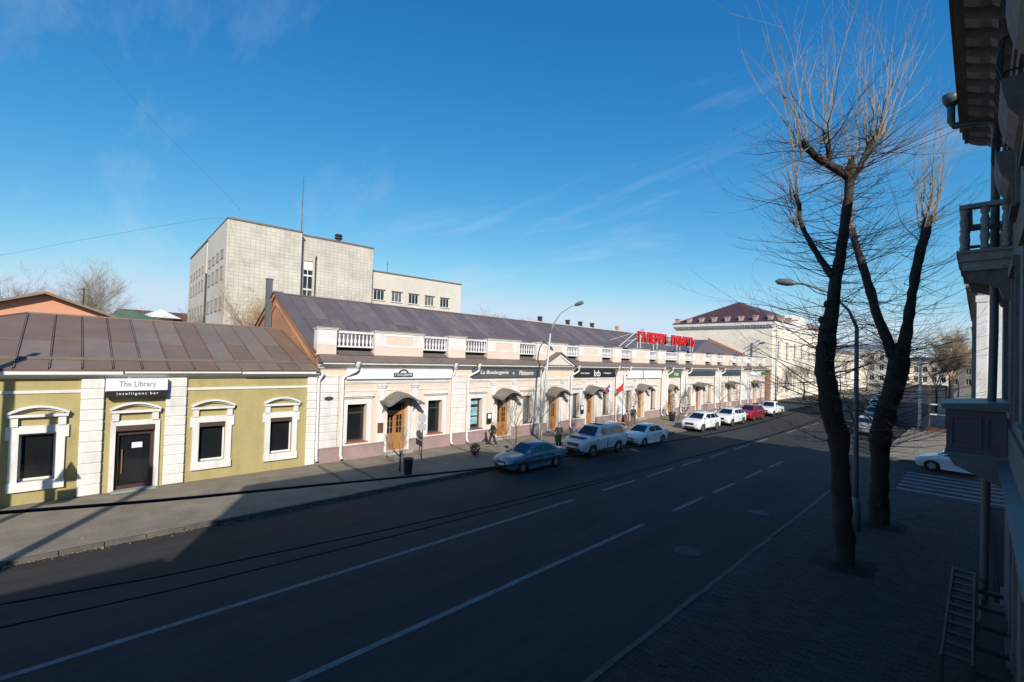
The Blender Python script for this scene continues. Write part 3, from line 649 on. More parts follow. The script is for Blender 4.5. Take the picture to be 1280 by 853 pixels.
for i, b in enumerate(BAYS):
    if not b[3]: continue
    wood_door(*b[3]); c = sum(b[3]) / 2
    if i == 5: awning(c, .95, .7, 3.62)
    elif i in (6, 7, 8): awning(c, 1.7, 1.3, 3.75, True)
    else: awning(c)
# horizontal mouldings between the pilasters
for b in BAYS:
    q = MB(FT); q.box(b[0] + .15, b[1] - .15, 0, .06, 4.30, 4.38); q.box(b[0] + .15, b[1] - .15, 0, .10, 4.382, 4.46); obj('string_course', q, 'white_stucco', pink)
    q = MB(FT); q.box(b[0] + .02, b[1] - .02, 0, .03, .802, 4.0) if False else q.box(b[0] + .15, b[1] - .15, 0, .035, 3.86, 3.95); obj('string_course', q, 'white_stucco', pink)
# gabled pediment over the middle entrance
c, hw = 29.35, 1.95
q = MB(FT); q.prism([(c - hw, 5.42), (c + hw, 5.42), (c + hw, 5.54), (c, 6.52), (c - hw, 5.54)], lambda p, t: (p[0], t, p[1]), .0, .5); gp = obj('entrance_pediment', q, 'white_stucco', pink)
q = MB(FT); q.prism([(c - hw + .75, 5.62), (c + hw - .75, 5.62), (c, 6.12)], lambda p, t: (p[0], t, p[1]), .5, .506); obj('inset_panel', q, 'peach_stucco', gp)
for s in (-1, 1):
    q = MB(FT); q.prism([(c + s * (hw + .08), 5.50), (c + s * (hw + .08), 5.62), (c, 6.66), (c, 6.54)], lambda p, t: (p[0], t, p[1]), -.1, .66); obj('pediment_roof', q, 'flashing_metal', gp)
    q = MB(FT); q.prism([(c + s * (hw - .1), 5.44), (c + s * (hw - .1), 5.55), (c, 6.44), (c, 6.26)], lambda p, t: (p[0], t, p[1]), .5, .60); obj('raking_moulding', q, 'white_stucco', gp)
# downpipes
def downpipe(y, z_top, bend):
    q = MB(FT); r = .075
    if bend: path = [(y + bend, .44, 5.5), (y + bend, .44, 5.12), (y + bend * .82, .40, 5.0), (y + bend * .12, .19, 4.72), (y, .17, 4.6), (y, .17, .42), (y, .2, .28), (y, .34, .16)]
    else: path = [(y, .44, 5.5), (y, .42, 5.1), (y, .2, 4.72), (y, .17, 4.55), (y, .17, .42), (y, .2, .28), (y, .34, .16)]
    q.tube(path, r, 8)
    y0 = path[0][0]; q.lathe([(.09, 5.16), (.13, 5.42), (.15, 5.46), (.15, 5.56)], y0, .44, 8)
    for zz in (1.4, 2.6, 3.8): q.tube([(y, .17, zz), (y, .17, zz + .05)], r + .012, 8)
    obj('downpipe', q, 'white_pipe', pink, True)
for y, bd in ((11.0, .72), (18.58, 0), (19.92, .72), (27.55, 0), (31.35, .7), (38.42, 0), (39.8, .7), (47.6, 0), (48.85, .7), (52.3, 0), (53.65, .75), (62.3, 0), (64.05, .75), (71.7, 0), (74.75, .75)): downpipe(y, 5.4, bd)
q = MB(FT); y = 9.66; q.tube([(y + .15, .42, 4.98), (y + .12, .3, 4.75), (y, .2, 4.5), (y, .2, .4), (y, .3, .2)], .075, 8); obj('downpipe', q, 'white_pipe', lib, True)
# wall plates
q = MB(FT); q.prism([(9.98 + .26 * math.cos(k * .5236) + .27, 3.52 + .11 * math.sin(k * .5236)) for k in range(12)], lambda p, t: (p[0], t, p[1]), .12, .145); obj('number_plate', q, 'sign_slate', pink)
q = MB(FT); q.box(13.22, 13.58, .1, .13, 1.35, 1.95); obj('wall_plaque', q, 'rusty_brown', pink)
for y, z in ((22.0, 1.6), (33.05, 1.6)):
    q = MB(FT); q.box(y - .22, y + .22, .1, .16, z - .35, z + .4); fr = obj('menu_board', q, 'sign_black', pink)
    q = MB(FT); q.box(y - .16, y + .16, .16, .166, z + .02, z + .33); obj('menu_sheet', q, 'sign_white', fr)
# roof
PRX, PRZ, PEX, PEZ = -32.2, 9.80, -25.32, 5.92
r_ = MB(); BX = -39.3
r_.quad((PRX, PY0, PRZ - .01), (PRX, PY1 - 3, PRZ - .01), (BX, PY1, PEZ), (BX, PY0, PEZ))
r_.poly([(PEX, PY1, PEZ), (PRX, PY1 - 6, PRZ - .01), (BX, PY1, PEZ)])
r_.tube([(PRX, PY0 - .15, PRZ + .03), (PRX, PY1 - 6, PRZ + .03)], .07, 6)
proof = obj('roof', r_, 'purple_roof_metal', pink)
pw = .80; y0 = PY0 - .12; sl = Vector((PRX - PEX, 0, PRZ - PEZ)); z = Vector((0, 0, 1))
while y0 < PY1 - .2:
    y1 = min(y0 + pw, PY1)
    for ta, tb in ((0, .58), (.58, 1)):
        if y1 > PY1 - 6:
            lim = max(0.0, (PY1 - y0) / 6.0)
            if ta >= lim: continue
            tb = min(tb, lim)
        A = Vector((PEX, 0, PEZ)) + sl * ta; B = Vector((PEX, 0, PEZ)) + sl * tb; l1, l0 = random.uniform(.012, .022), random.uniform(.0, .008)
        q = MB(); Y0, Y1 = Vector((0, y0 + .008, 0)), Vector((0, y1 - .008, 0))
        q.quad(A + Y0 + z * (l1 + .012), A + Y1 + z * (l1 + .012), B + Y1 + z * l0, B + Y0 + z * l0); q.quad(A + Y0, A + Y1, A + Y1 + z * (l1 + .012), A + Y0 + z * (l1 + .012))
        dy = Vector((0, .025, 0)); h = z * .028
        q.quad(A + Y0, B + Y0, B + Y0 + h, A + Y0 + h); q.quad(A + Y0 + dy, B + Y0 + dy, B + Y0 + h + dy, A + Y0 + h + dy); q.quad(A + Y0 + h, B + Y0 + h, B + Y0 + h + dy, A + Y0 + h + dy)
        obj('roof_panel', q, random.choice(('purple_roof_metal', 'purple_roof_metal', 'purple_roof_metal_faded')), proof)
    y0 += pw
# brick gable towards the yellow building
q = MB(); gy = PY0 - .02
q.prism([(-25.0, 0), (-25.0, 5.86), (PRX, PRZ - .04), (BX, PEZ), (BX, 0)], lambda p, t: (p[0], t, p[1]), gy, gy + .3); gb = obj('gable_wall', q, 'orange_brick', pink)
for s, ex in ((1, -25.0), (-1, BX)):
    q = MB(); q.prism([(ex, 5.80), (ex, 6.02), (PRX, PRZ + .08), (PRX, PRZ - .16)], lambda p, t: (p[0], t, p[1]), gy - .14, gy + .3 - .005); obj('verge', q, 'orange_brick', gb)
    q = MB(); q.prism([(ex - s * 1.1, 5.72), (ex - s * 1.1, 5.86), (PRX, PRZ - .62), (PRX, PRZ - .8)], lambda p, t: (p[0], t, p[1]), gy - .07, gy - .004); obj('brick_course', q, 'orange_brick', gb)
    q = MB(); q.prism([(ex + s * .1, 6.03), (ex + s * .1, 6.08), (PRX, PRZ + .15), (PRX, PRZ + .09)], lambda p, t: (p[0], t, p[1]), gy - .22, gy + .4); obj('verge_flashing', q, 'purple_roof_metal', gb)
fl = thing('flue_pipe', 'tall grey square flue pipe standing against the orange brick gable', 'flue', (-33.1, 9.42, 5))
q = MB(); q.box(-.19, .19, -.16, .16, 0, 5.75); obj('shaft', q, 'zinc', fl)
q = MB(); q.box(-.22, .22, -.19, .19, 5.752, 5.84); obj('cap', q, 'zinc', fl)
# hipped cross roof towards the far end
q = MB(); ax, ay, az = -27.3, 65.5, 9.55
q.poly([(-25.25, 57, 7.56), (-25.25, 74, 7.56), (ax, ay, az)]); q.quad((-25.25, 74, 7.56), (-34, 74, 7.56), (-34, ay, az), (ax, ay, az)); q.quad((-25.25, 57, 7.56), (ax, ay, az), (-34, ay, az), (-34, 57, 7.56))
cr = obj('cross_roof', q, 'purple_roof_metal', pink)
a, b = Vector((-25.15, 74.2, 7.50)), Vector((ax + .1, ay, az)); q = MB(); v = Vector((0, 0, .22)); o_ = Vector((.15, .0, 0))
q.quad(a, b, b + v, a + v); q.quad(a + o_, b + o_, b + v + o_, a + v + o_); q.quad(a + v, b + v, b + v + o_, a + v + o_); q.quad(a, b, b + o_, a + o_); obj('hip_fascia', q, 'red_fascia', cr)

# ------------------------------------------------------------------ shop signs
def board(name, label, y0, y1, z0, z1, m, n0=.10, n1=.2, frame=None):
    t = thing(name, label, 'sign', (FX, (y0 + y1) / 2, z0), 0, 'shop signs along the pink building')
    h = (y1 - y0) / 2; q = MB(); q.box(n0, n1, -h, h, 0, z1 - z0); obj('board', q, m, t)
    if frame:
        q = MB(); f = .05; q.box(n1, n1 + .02, -h, h, 0, f); q.box(n1, n1 + .02, -h, h, z1 - z0 - f, z1 - z0); q.box(n1, n1 + .02, -h, -h + f, f, z1 - z0 - f); q.box(n1, n1 + .02, h - f, h, f, z1 - z0 - f); obj('frame', q, frame, t)
    return t
t = board('shop_sign', 'long white shop board with a small dark arched emblem', 11.2, 18.45, 4.56, 5.15, 'sign_white')
q = MB(); q.box(.201, .22, -.70, .62, .10, .36); obj('emblem', q, 'sign_slate', t)
q = MB(); q.T = None
for k in range(10):
    a0, a1 = math.pi * k / 10, math.pi * (k + 1) / 10
    q.prism([(-.04 + .34 * math.cos(a0), .361 + .22 * math.sin(a0)), (-.04 + .34 * math.cos(a1), .361 + .22 * math.sin(a1)), (-.04 + .22 * math.cos(a1), .361 + .13 * math.sin(a1)), (-.04 + .22 * math.cos(a0), .361 + .13 * math.sin(a0))], lambda p, s: (s, p[0], p[1]), .201, .22)
obj('emblem', q, 'sign_slate', t); lettering('ГОЛЬДИНИ', .2, (.225, -.04, .23), 'letter_white', t, .01, fit=(1.15, .16))
t = board('shop_sign', 'dark grey shop board with white lettering La Boulangerie', 20.3, 27.3, 4.60, 5.22, 'sign_grey', frame='zinc')
lettering('La Boulangerie', .34, (.21, -1.45, .32), 'letter_white', t, .015, shear=.25, fit=(2.75, .34)); lettering('è', .34, (.21, .45, .31), 'letter_white', t, .015, fit=(.16, .22)); lettering('Pâtisserie', .34, (.21, 1.85, .32), 'letter_white', t, .015, shear=.25, fit=(1.6, .34))
t = board('shop_sign', 'black shop board with tall white letters btb in its middle', 31.85, 38.2, 4.52, 5.22, 'sign_black')
lettering('btb', .6, (.21, .1, .36), 'letter_white', t, .015, fit=(.98, .56)); lettering('ресторан', .2, (.21, -1.75, .34), 'letter_white', t, .012, fit=(1.3, .17)); lettering('пекарня', .2, (.21, 1.75, .34), 'letter_white', t, .012, fit=(1.2, .17))
t = board('shop_sign', 'white shop board in two halves with a dark joint', 40.4, 47.4, 4.35, 5.15, 'sign_white'); q = MB(); q.box(.2, .215, -.55, -.45, -.08, .84); obj('joint_strip', q, 'sign_slate', t)
t = board('shop_sign', 'green leafy shop board over the narrow yellow door', 49.2, 52.2, 4.42, 5.1, 'sign_green'); lettering('сад', .4, (.21, .2, .3), 'letter_white', t, .015, shear=.3, fit=(1.1, .36))
board('shop_sign', 'longest blank slate-grey shop board', 54.4, 62.1, 4.55, 5.15, 'sign_slate')
board('shop_sign', 'blank slate-grey shop board, second from the far end', 64.8, 71.5, 4.5, 5.1, 'sign_slate')
t = board('shop_sign', 'shop board in white and green at the far end', 75.4, 82.6, 4.5, 5.1, 'sign_white'); q = MB(); q.box(.2, .215, 1.4, 3.6, .04, .56); obj('green_field', q, 'sign_green', t)
# rooftop sign
t = thing('rooftop_sign', 'big red rooftop letters on a white steel frame above the parapet', 'sign', (-25.35, 50.0, 7.4))
q = MB()
for y in (-6.8, -6.2, -3.4, -2.6, 2.2, 3.0, 5.8, 6.5): q.box(-.03, .03, y - .03, y + .03, -.9, 2.1)
for zz in (.72, 1.35, 1.98): q.box(-.031, .031, -6.9, 6.9, zz - .02, zz + .02)
obj('frame', q, 'white_pipe', t)
q = MB()
for y in (-6.5, -3, 2.6, 6.2): q.tube([(0, y, 1.9), (-3.2, y - 0.6, 1.0)], .03, 5)
q.tube([(-.2, -6.7, 1.9), (.1, -10.5, .12)], .035, 5); q.tube([(-.2, -6.7, 1.2), (.1, -9.3, .12)], .03, 5); obj('brace', q, 'white_pipe', t)
for txt, yc, wd in (('ГАЛЕРЕЯ', -3.75, 6.2), ('ПАМЯТЬ', 3.75, 6.2)):
    for dx in (.06, .10): lettering(txt, 1.2, (dx, yc, 1.35), 'letter_red', t, .09, fit=(wd, 1.16), bold=.06)
q = MB(); q.lathe([(.0, -.04), (.30, -.04), (.30, .04), (0, .04)], 0, 0, 12)
q.v = [(v[2] + .08, v[0], v[1] + 1.35) for v in q.v]; obj('emblem', q, 'letter_green', t)
# ------------------------------------------------------------------ buildings behind and beyond
def frame_T(o, e1, e2): return lambda p: (o[0] + e1[0] * p[0] - e2[0] * p[1], o[1] + e1[1] * p[0] - e2[1] * p[1], p[2])
def wall_block(name, T, w, d, z0, z1, m, parent, cap='flashing_metal', holes=None, depth=.2):
    """box with openings in its front (a along, n outwards)"""
    q = MB(T); holes_wall(q, 0, w, z0, z1, holes or [], depth)
    q.quad((0, 0, z0), (0, 0, z1), (0, -d, z1), (0, -d, z0)); q.quad((w, 0, z0), (w, -d, z0), (w, -d, z1), (w, 0, z1)); q.quad((0, -d, z0), (0, -d, z1), (w, -d, z1), (w, -d, z0)); q.quad((0, 0, z1), (w, 0, z1), (w, -d, z1), (0, -d, z1))
    o = obj(name, q, m, parent)
    if cap:
        q = MB(T); q.box(-.12, w + .12, -d - .12, .12, z1 + .003, z1 + .22); obj('parapet_cap', q, cap, o)
    return o
def plain_window(T, a0, a1, z0, z1, parent, n=-.12, fm='white_frame', gm='dark_glass', bars=1):
    q = MB(T); f = .07
    q.box(a0, a0 + f, n, n + .08, z0, z1); q.box(a1 - f, a1, n, n + .08, z0, z1); q.box(a0 + f, a1 - f, n, n + .08, z0, z0 + f); q.box(a0 + f, a1 - f, n, n + .08, z1 - f, z1)
    for k in range(bars):
        c = a0 + (a1 - a0) * (k + 1) / (bars + 1); q.box(c - .035, c + .035, n, n + .075, z0 + f, z1 - f)
    w_ = obj('window', q, fm, parent)
    q = MB(T); q.box(a0, a1, n - .02, n + .02, z0, z1); obj('pane', q, gm, w_)
    return w_
TB = thing('tile_clad_block', 'tall pale tile-clad office block with few windows behind the roofs', 'building')
e1 = (.047, .999); e2 = (-.999, .047); c0 = (-66.9, 14.0)
TA = frame_T(c0, e1, e2)
wall_block('front_block', TA, 8.9, 36, 0, 22.75, 'pale_panel_tile', TB)
# left face windows, on the wall that faces the camera's left
TL = frame_T((c0[0] + e2[0] * 36, c0[1] + e2[1] * 36), (-e2[0], -e2[1]), (e1[0], e1[1]))
q = MB(TL); q.box(.02, 20, .005, .12, 0, 22.4); q.box(20.8, 35.98, .005, .1, 0, 22.7); lf = obj('side_facing', q, 'pale_render', TB)
for a in (3, 6.2, 9.4, 12.6, 15.8, 22.3, 25.6, 28.9, 32.2):
    for z0, z1 in ((18.0, 19.2), (15.2, 17.0), (11.2, 13.0), (7.6, 9.4)): plain_window(TL, a, a + 2.0, z0, z1, lf, .10, 'concrete', 'dark_glass', 1)
q = MB(TL); q.tube([(21.2, .25, 2), (21.2, .25, 17.5)], .12, 6); obj('drainpipe', q, 'dark_iron', TB)
o2 = (c0[0] + e1[0] * 8.9 + e2[0] * 1.3, c0[1] + e1[1] * 8.9 + e2[1] * 1.3); TBk = frame_T(o2, e1, e2)
bk = wall_block('rear_block', TBk, 11.1, 30, 0, 22.72, 'pale_panel_tile', TB, holes=[(.75, 2.0, 4.0, 19.2)], depth=.3)
q = MB(TBk); q.box(.75, 2.0, -.3, -.25, 4, 19.2); sw = obj('stair_window', q, 'dark_glass', bk)
for z in range(5, 19, 2):
    q = MB(TBk); q.box(.75, 2.0, -.25, -.18, z, z + .22); obj('transom', q, 'white_frame', sw)
q = MB(TBk); q.box(.75, 2.0, -.25, -.16, 17.9, 19.2); obj('spandrel', q, 'white_frame', sw); q = MB(TBk); q.box(1.33, 1.42, -.25, -.17, 4, 17.9); obj('mullion', q, 'white_frame', sw)
q = MB(TBk); q.tube([(2.35, .12, 2), (2.35, .12, 19.6), (2.35, .35, 20.0)], .1, 6); obj('drainpipe', q, 'dark_iron', TB)
o3 = (o2[0] + e1[0] * 11.1 + e2[0] * 2.2, o2[1] + e1[1] * 11.1 + e2[1] * 2.2); TC = frame_T(o3, e1, e2)
hs = [(1.3 + 3.2 * k, 3.2 + 3.2 * k, z, z + 1.65) for k in range(5) for z in (15.0, 12.0, 9.0)]
wg = wall_block('wing', TC, 18.6, 14, 0, 19.6, 'pale_render', TB, holes=hs, depth=.15)
for h in hs: plain_window(TC, *h, wg, -.14, 'white_frame', random.choice(('dark_glass', 'dark_glass', 'curtain_glass')), 2)
for k in range(5):
    q = MB(TC); q.box(1.2 + 3.2 * k, 3.3 + 3.2 * k, 0, .22, 16.75, 16.85); obj('window_hood', q, 'concrete', wg)
    q = MB(TC); q.box(1.2 + 3.2 * k, 3.3 + 3.2 * k, 0, .12, 14.86, 14.96); obj('window_sill', q, 'concrete', wg)
q = MB(TC); q.tube([(.35, .12, 2), (.35, .12, 17.2), (.35, .4, 17.6)], .12, 6); obj('drainpipe', q, 'dark_iron', TB)
q = MB(TC); q.box(8.7, 9.5, .0, .4, 13.9, 14.5); obj('air_conditioner', q, 'white_frame', wg)
P = C_ = None
def at(p, e=0): return p
mast = thing('antenna_mast', 'thin lattice antenna mast on top of the pale office block', 'antenna', TBk((1.0, -2.5, 22.7)))
q = MB(); q.tube([(0, 0, 0), (0, 0, 9.5)], [.09, .03], 5)
for k in range(3): q.tube([(.5 * math.cos(k * 2.09), .5 * math.sin(k * 2.09), 0), (0, 0, 5)], .02, 3)
obj('pole', q, 'zinc', mast)
q = MB()
for z in (5.5, 7.2, 8.6): q.tube([(-.5, 0, z), (.5, .1, z)], .02, 4)
obj('crossbar', q, 'zinc', mast)
vt = thing('roof_ventilator', 'dark round ventilator on the roof of the pale office block', 'ventilator', TBk((6.3, -2.0, 22.9)))
q = MB(); q.lathe([(.35, 0), (.35, .8), (.6, .85), (.6, 1.0), (.35, 1.05), (.35, 1.2), (.6, 1.25), (.5, 1.5), (0, 1.6)], 0, 0, 12); obj('cowl', q, 'dark_iron', vt)
am = thing('antenna_mast', 'short thin antenna on the lower wing of the office block', 'antenna', TC((6.0, -5, 19.6)))
q = MB(); q.tube([(0, 0, 0), (0, 0, 3.2)], .05, 5); q.tube([(-.4, 0, 2.6), (.4, 0, 2.6)], .03, 4); obj('pole', q, 'zinc', am)
# terracotta gabled house
hs_ = thing('terracotta_house', 'terracotta rendered house with low gable behind the brown roof', 'house', (-55, -1.6, 0))
q = MB(); q.prism([(-5.2, 0), (5.2, 0), (5.2, 8.25), (0, 10.2), (-5.2, 8.25)], lambda p, t: (t, p[0], p[1]), -14, 0); obj('wall', q, 'terracotta_render', hs_)
q = MB(); q.box(0.01, .06, -5.2, 5.2, 8.1, 8.2); obj('string_course', q, 'peach_stucco', hs_)
rr = None
for s in (-1, 1):
    q = MB(); q.prism([(s * 6.0, 7.98), (s * 6.0, 8.18), (0, 10.44), (0, 10.24)], lambda p, t: (t, p[0], p[1]), -14.4, .8); obj('roof', q, 'brown_roof_metal_faded', hs_)
q = MB(); q.tube([(-3, 2.4, 9.2), (-3, 2.4, 11.4)], .05, 5); q.tube([(-3, 2.0, 11.2), (-3, 2.8, 11.2)], .04, 4); obj('aerial', q, 'dark_iron', hs_)
q = MB(); q.box(-8.5, -7.7, -.4, .4, 9.8, 11.2); obj('chimney', q, 'terracotta_render', hs_)
# low white roofed red house further off
h2 = thing('red_house', 'distant red house with a white gabled porch roof', 'house', (-112, 11.8, 0))
q = MB(); q.box(-9, 0, -6, 7, 0, 11.2); obj('wall', q, 'red_brick', h2)
q = MB(); q.prism([(-6.6, 11.2), (7.6, 11.2), (6.5, 13.1), (-5.5, 13.1)], lambda p, t: (t, p[0], p[1]), -9.5, .4); obj('roof', q, 'maroon_roof_metal', h2)
q = MB(); q.prism([(-2.6, 11.9), (4.0, 11.9), (.7, 13.5)], lambda p, t: (t, p[0], p[1]), -3, 1.2); obj('porch_roof', q, 'sign_white', h2)
for k in range(4):
    q = MB(); q.box(0.01, .08, -5 + k * 3, -3.6 + k * 3, 9.3, 10.7); obj('window', q, 'curtain_glass', h2)
h3 = thing('green_roofed_shed', 'small dark green roof between the terracotta house and the trees', 'shed', (-70, 5.0, 0))
q = MB(); q.box(-5, 0, -3.2, 3.2, 0, 9.3); obj('wall', q, 'pale_render', h3)
mat('green_roof', (0.05, 0.11, 0.08), 0.6, 0.2, 0.5)
q = MB(); q.prism([(-3.6, 9.1), (3.6, 9.1), (0, 10.4)], lambda p, t: (t, p[0], p[1]), -5.4, .4); obj('roof', q, 'green_roof', h3)
# brick gabled house behind the purple roof
h4 = thing('brick_house', 'orange brick gable end with long grey roof behind the purple roof', 'house', (-42, 43, 0))
q = MB(); q.prism([(-4.0, 0), (4.0, 0), (4.0, 9.5), (0, 11.0), (-4.0, 9.5)], lambda p, t: (p[0], t, p[1]), 0, 34); obj('wall', q, 'orange_brick', h4)
for s in (-1, 1):
    q = MB(); q.prism([(s * 4.5, 9.32), (s * 4.5, 9.5), (0, 11.25), (0, 11.06)], lambda p, t: (p[0], t, p[1]), -.4, 34.5); obj('roof', q, 'pale_render', h4)
for y in (3, 9, 12, 15, 22, 30):
    q = MB(); q.box(-.22, .22, y - .22, y + .22, 10.6, 11.75); q.box(-.28, .28, y - .28, y + .28, 11.75, 11.87); ch = obj('chimney', q, 'orange_brick' if y > 20 else 'dark_iron', h4)
h5 = thing('grey_roofed_house', 'long low grey roof far behind the purple roof', 'house', (-60, 78, 0))
q = MB(); q.box(-5, 5, -16, 26, 0, 10.2); obj('wall', q, 'pale_render', h5)
q = MB(); q.prism([(-5.6, 10.1), (5.6, 10.1), (0, 12.2)], lambda p, t: (p[0], t, p[1]), -16.5, 26.5); obj('roof', q, 'grey_sheet_metal', h5)
for y in (-10, -4, 2, 4, 12, 14):
    q = MB(); q.box(-.3, .3, y - .3, y + .3, 11.6, 13.2); obj('chimney', q, 'dark_iron', h5)
# corner building with maroon hipped roof
cb = thing('cream_corner_building', 'cream two-storey corner building with maroon hipped roof beyond the shops', 'building', (-25.5, 88.7, 0))
CT = lambda p: (p[1], p[0], p[2])                                     # street side faces +x
win = [(3.0 + 5.2 * k, 4.7 + 5.2 * k, z0, z1) for k in range(7) for z0, z1 in ((1.2, 4.2), (7.2, 10.6))]
q = MB(CT); holes_wall(q, 0, 40, 0, 13.0, win, .35); q.quad((0, 0, 0), (0, 0, 13), (0, -17.9, 13), (0, -17.9, 0)); q.quad((40, 0, 0), (40, -17.9, 0), (40, -17.9, 13), (40, 0, 13)); q.quad((0, -17.9, 0), (0, -17.9, 13), (40, -17.9, 13), (40, -17.9, 0)); q.quad((0, 0, 13), (40, 0, 13), (40, -17.9, 13), (0, -17.9, 13))
cw_ = obj('wall', q, 'cream_stucco', cb)
for h in win: plain_window(CT, *h, cb, -.3, 'white_frame', 'dark_glass', 1)
for k in range(8):
    q = MB(CT); a = .5 + 5.2 * k; q.box(a, a + .8, 0, .25, .5, 12.4); q.box(a - .15, a + .95, 0, .4, 12.4, 12.98); obj('pilaster', q, 'cream_stucco', cb)
q = MB(CT); q.box(-.12, 40.1, -18.0, .12, 6.0, 6.3); obj('string_course', q, 'white_stucco', cb)
q = MB(CT); q.box(-.3, 40.3, -18.2, .3, 12.99, 13.35); q.box(-.45, 40.4, -18.35, .45, 13.36, 14.0); obj('cornice', q, 'white_stucco', cb)
for k in range(60):
    pass
q = MB(CT)
for k in range(36): q.box(-.44, -.30, -17.8 + k * .5, -17.6 + k * .5, 13.05, 13.35)
o = obj('dentils', q, 'weathered_plaster', cb); o['kind'] = 'stuff'
q = MB(CT); q.poly([(-.6, .6, 14.02), (40.5, .6, 14.02), (32, -8.9, 18.9), (8.9, -8.9, 18.9)]); q.poly([(-.6, .6, 14.02), (8.9, -8.9, 18.9), (-.6, -18.5, 14.02)]); q.poly([(-.6, -18.5, 14.02), (8.9, -8.9, 18.9), (32, -8.9, 18.9), (40.5, -18.5, 14.02)]); q.poly([(40.5, .6, 14.02), (40.5, -18.5, 14.02), (32, -8.9, 18.9)])
obj('roof', q, 'maroon_roof_metal', cb)
mat('pink_stone', (0.42, 0.30, 0.27), 0.9, 0.15, 1)
pp = MB(); pp.box(-.42, .42, -.42, .42, 0, .35); pp.prism([(-.36, .35), (.36, .35), (.52, 1.15), (-.52, 1.15)], lambda p, t: (p[0], t, p[1]), -.4, .4); pp.box(-.58, .58, -.5, .5, 1.151, 1.3); ppm = pp.mesh('roof_urn_pedestal', 'pink_stone')
for k in range(8): o = link('roof_urn_pedestal', ppm, cb); o.location = (-.4 - 2.45 * k, .1, 14.05); o.scale = (.85, .85, .8)
for k in range(1, 9): o = link('roof_urn_pedestal', ppm, cb); o.location = (-.1, .1 + 4.8 * k, 14.05)
q = MB(CT); q.prism([(12, 14.02), (22, 14.02), (17, 16.6)], lambda p, t: (p[0], t, p[1]), -3.0, .46); obj('street_gable', q, 'cream_stucco', cb)
# brick gate pier after the shops
pr = thing('brick_gate_pier', 'red brick gate pier at the far end of the shops', 'gate pier', (-25.0, 83.9, 0))
q = MB(); q.box(-.5, .5, -.75, .75, 0, 5.2); obj('shaft', q, 'red_brick', pr); q = MB(); q.box(-.6, .6, -.85, .85, 5.2, 5.45); obj('cap', q, 'flashing_metal', pr)
# street end
def town_house(name, label, x0, x1, y0, depth, h, m, cols, rows, roof='maroon_roof_metal', rh=2.5, arched=False):
    t = thing(name, label, 'building', (x0, y0, 0)); w = x1 - x0
    T = lambda p: (p[0], -p[1], p[2])
    hs = []
    for c in range(cols):
        for r in range(rows):
            a = w * (c + .5) / cols; z = 1.4 + r * (h - 1.2) / rows; hs.append((a - .7, a + .7, z, z + min(2.2, (h - 1.2) / rows * .62)))
    q = MB(T); holes_wall(q, 0, w, 0, h, hs, .3); q.quad((0, 0, 0), (0, 0, h), (0, -depth, h), (0, -depth, 0)); q.quad((w, 0, 0), (w, -depth, 0), (w, -depth, h), (w, 0, h)); q.quad((0, -depth, 0), (0, -depth, h), (w, -depth, h), (w, -depth, 0)); q.quad((0, 0, h), (w, 0, h), (w, -depth, h), (0, -depth, h)); obj('wall', q, m, t)
    for hh in hs:
        plain_window(T, *hh, t, -.25, 'white_frame', 'dark_glass', 1)
        if arched:
            q = MB(T); band_arc(q, (hh[0] + hh[1]) / 2, .95, hh[3] + .1, .5, .25, 0, .2, 8); obj('window_arch', q, 'white_stucco', t)
    q = MB(T); q.box(-.3, w + .3, -depth - .3, .35, h + .003, h + .5); obj('cornice', q, 'white_stucco', t)
    q = MB(T); q.poly([(-.4, .4, h + .51), (w + .4, .4, h + .51), (w * .8, -depth / 2, h + .5 + rh), (w * .2, -depth / 2, h + .5 + rh)]); q.poly([(-.4, .4, h + .51), (w * .2, -depth / 2, h + .5 + rh), (-.4, -depth - .4, h + .51)]); q.poly([(w + .4, .4, h + .51), (w + .4, -depth - .4, h + .51), (w * .8, -depth / 2, h + .5 + rh)]); q.poly([(-.4, -depth - .4, h + .51), (w * .2, -depth / 2, h + .5 + rh), (w * .8, -depth / 2, h + .5 + rh), (w + .4, -depth - .4, h + .51)])
    obj('roof', q, roof, t); return t
town_house('stone_building', 'grey stone building with arched windows closing the far end of the street', -50, -24, 246, 18, 14.0, 'pale_render', 8, 3, 'grey_sheet_metal', 2.5, True)
town_house('yellow_town_house', 'pale yellow town house far down the street, right of the forked tree', -23.5, -9, 262, 16, 9.5, 'cream_stucco', 5, 2, 'maroon_roof_metal', 2)
town_house('brown_town_house', 'brownish low house far down the street beside the round tree', -8, 6, 232, 16, 8.5, 'weathered_plaster', 4, 2, 'brown_roof_metal', 2.5)
town_house('cream_town_house', 'cream town house on the left beyond the corner building', -48, -27, 140, 60, 9.5, 'cream_stucco', 6, 2, 'brown_roof_metal', 2.5)
kk = thing('white_pavilion', 'low white pavilion with curved roof far down on the left', 'pavilion', (-34, 205, 0))
q = MB(); q.box(-5, 5, 0, 8, 0, 3.2); obj('wall', q, 'white_stucco', kk); q = MB(); q.prism([(-5.5 + 11 * k / 10, 3.2 + 3.6 * math.sin(math.pi * k / 10)) for k in range(11)], lambda p, t: (p[0], t, p[1]), -.5, 8.5); obj('roof', q, 'sign_white', kk)
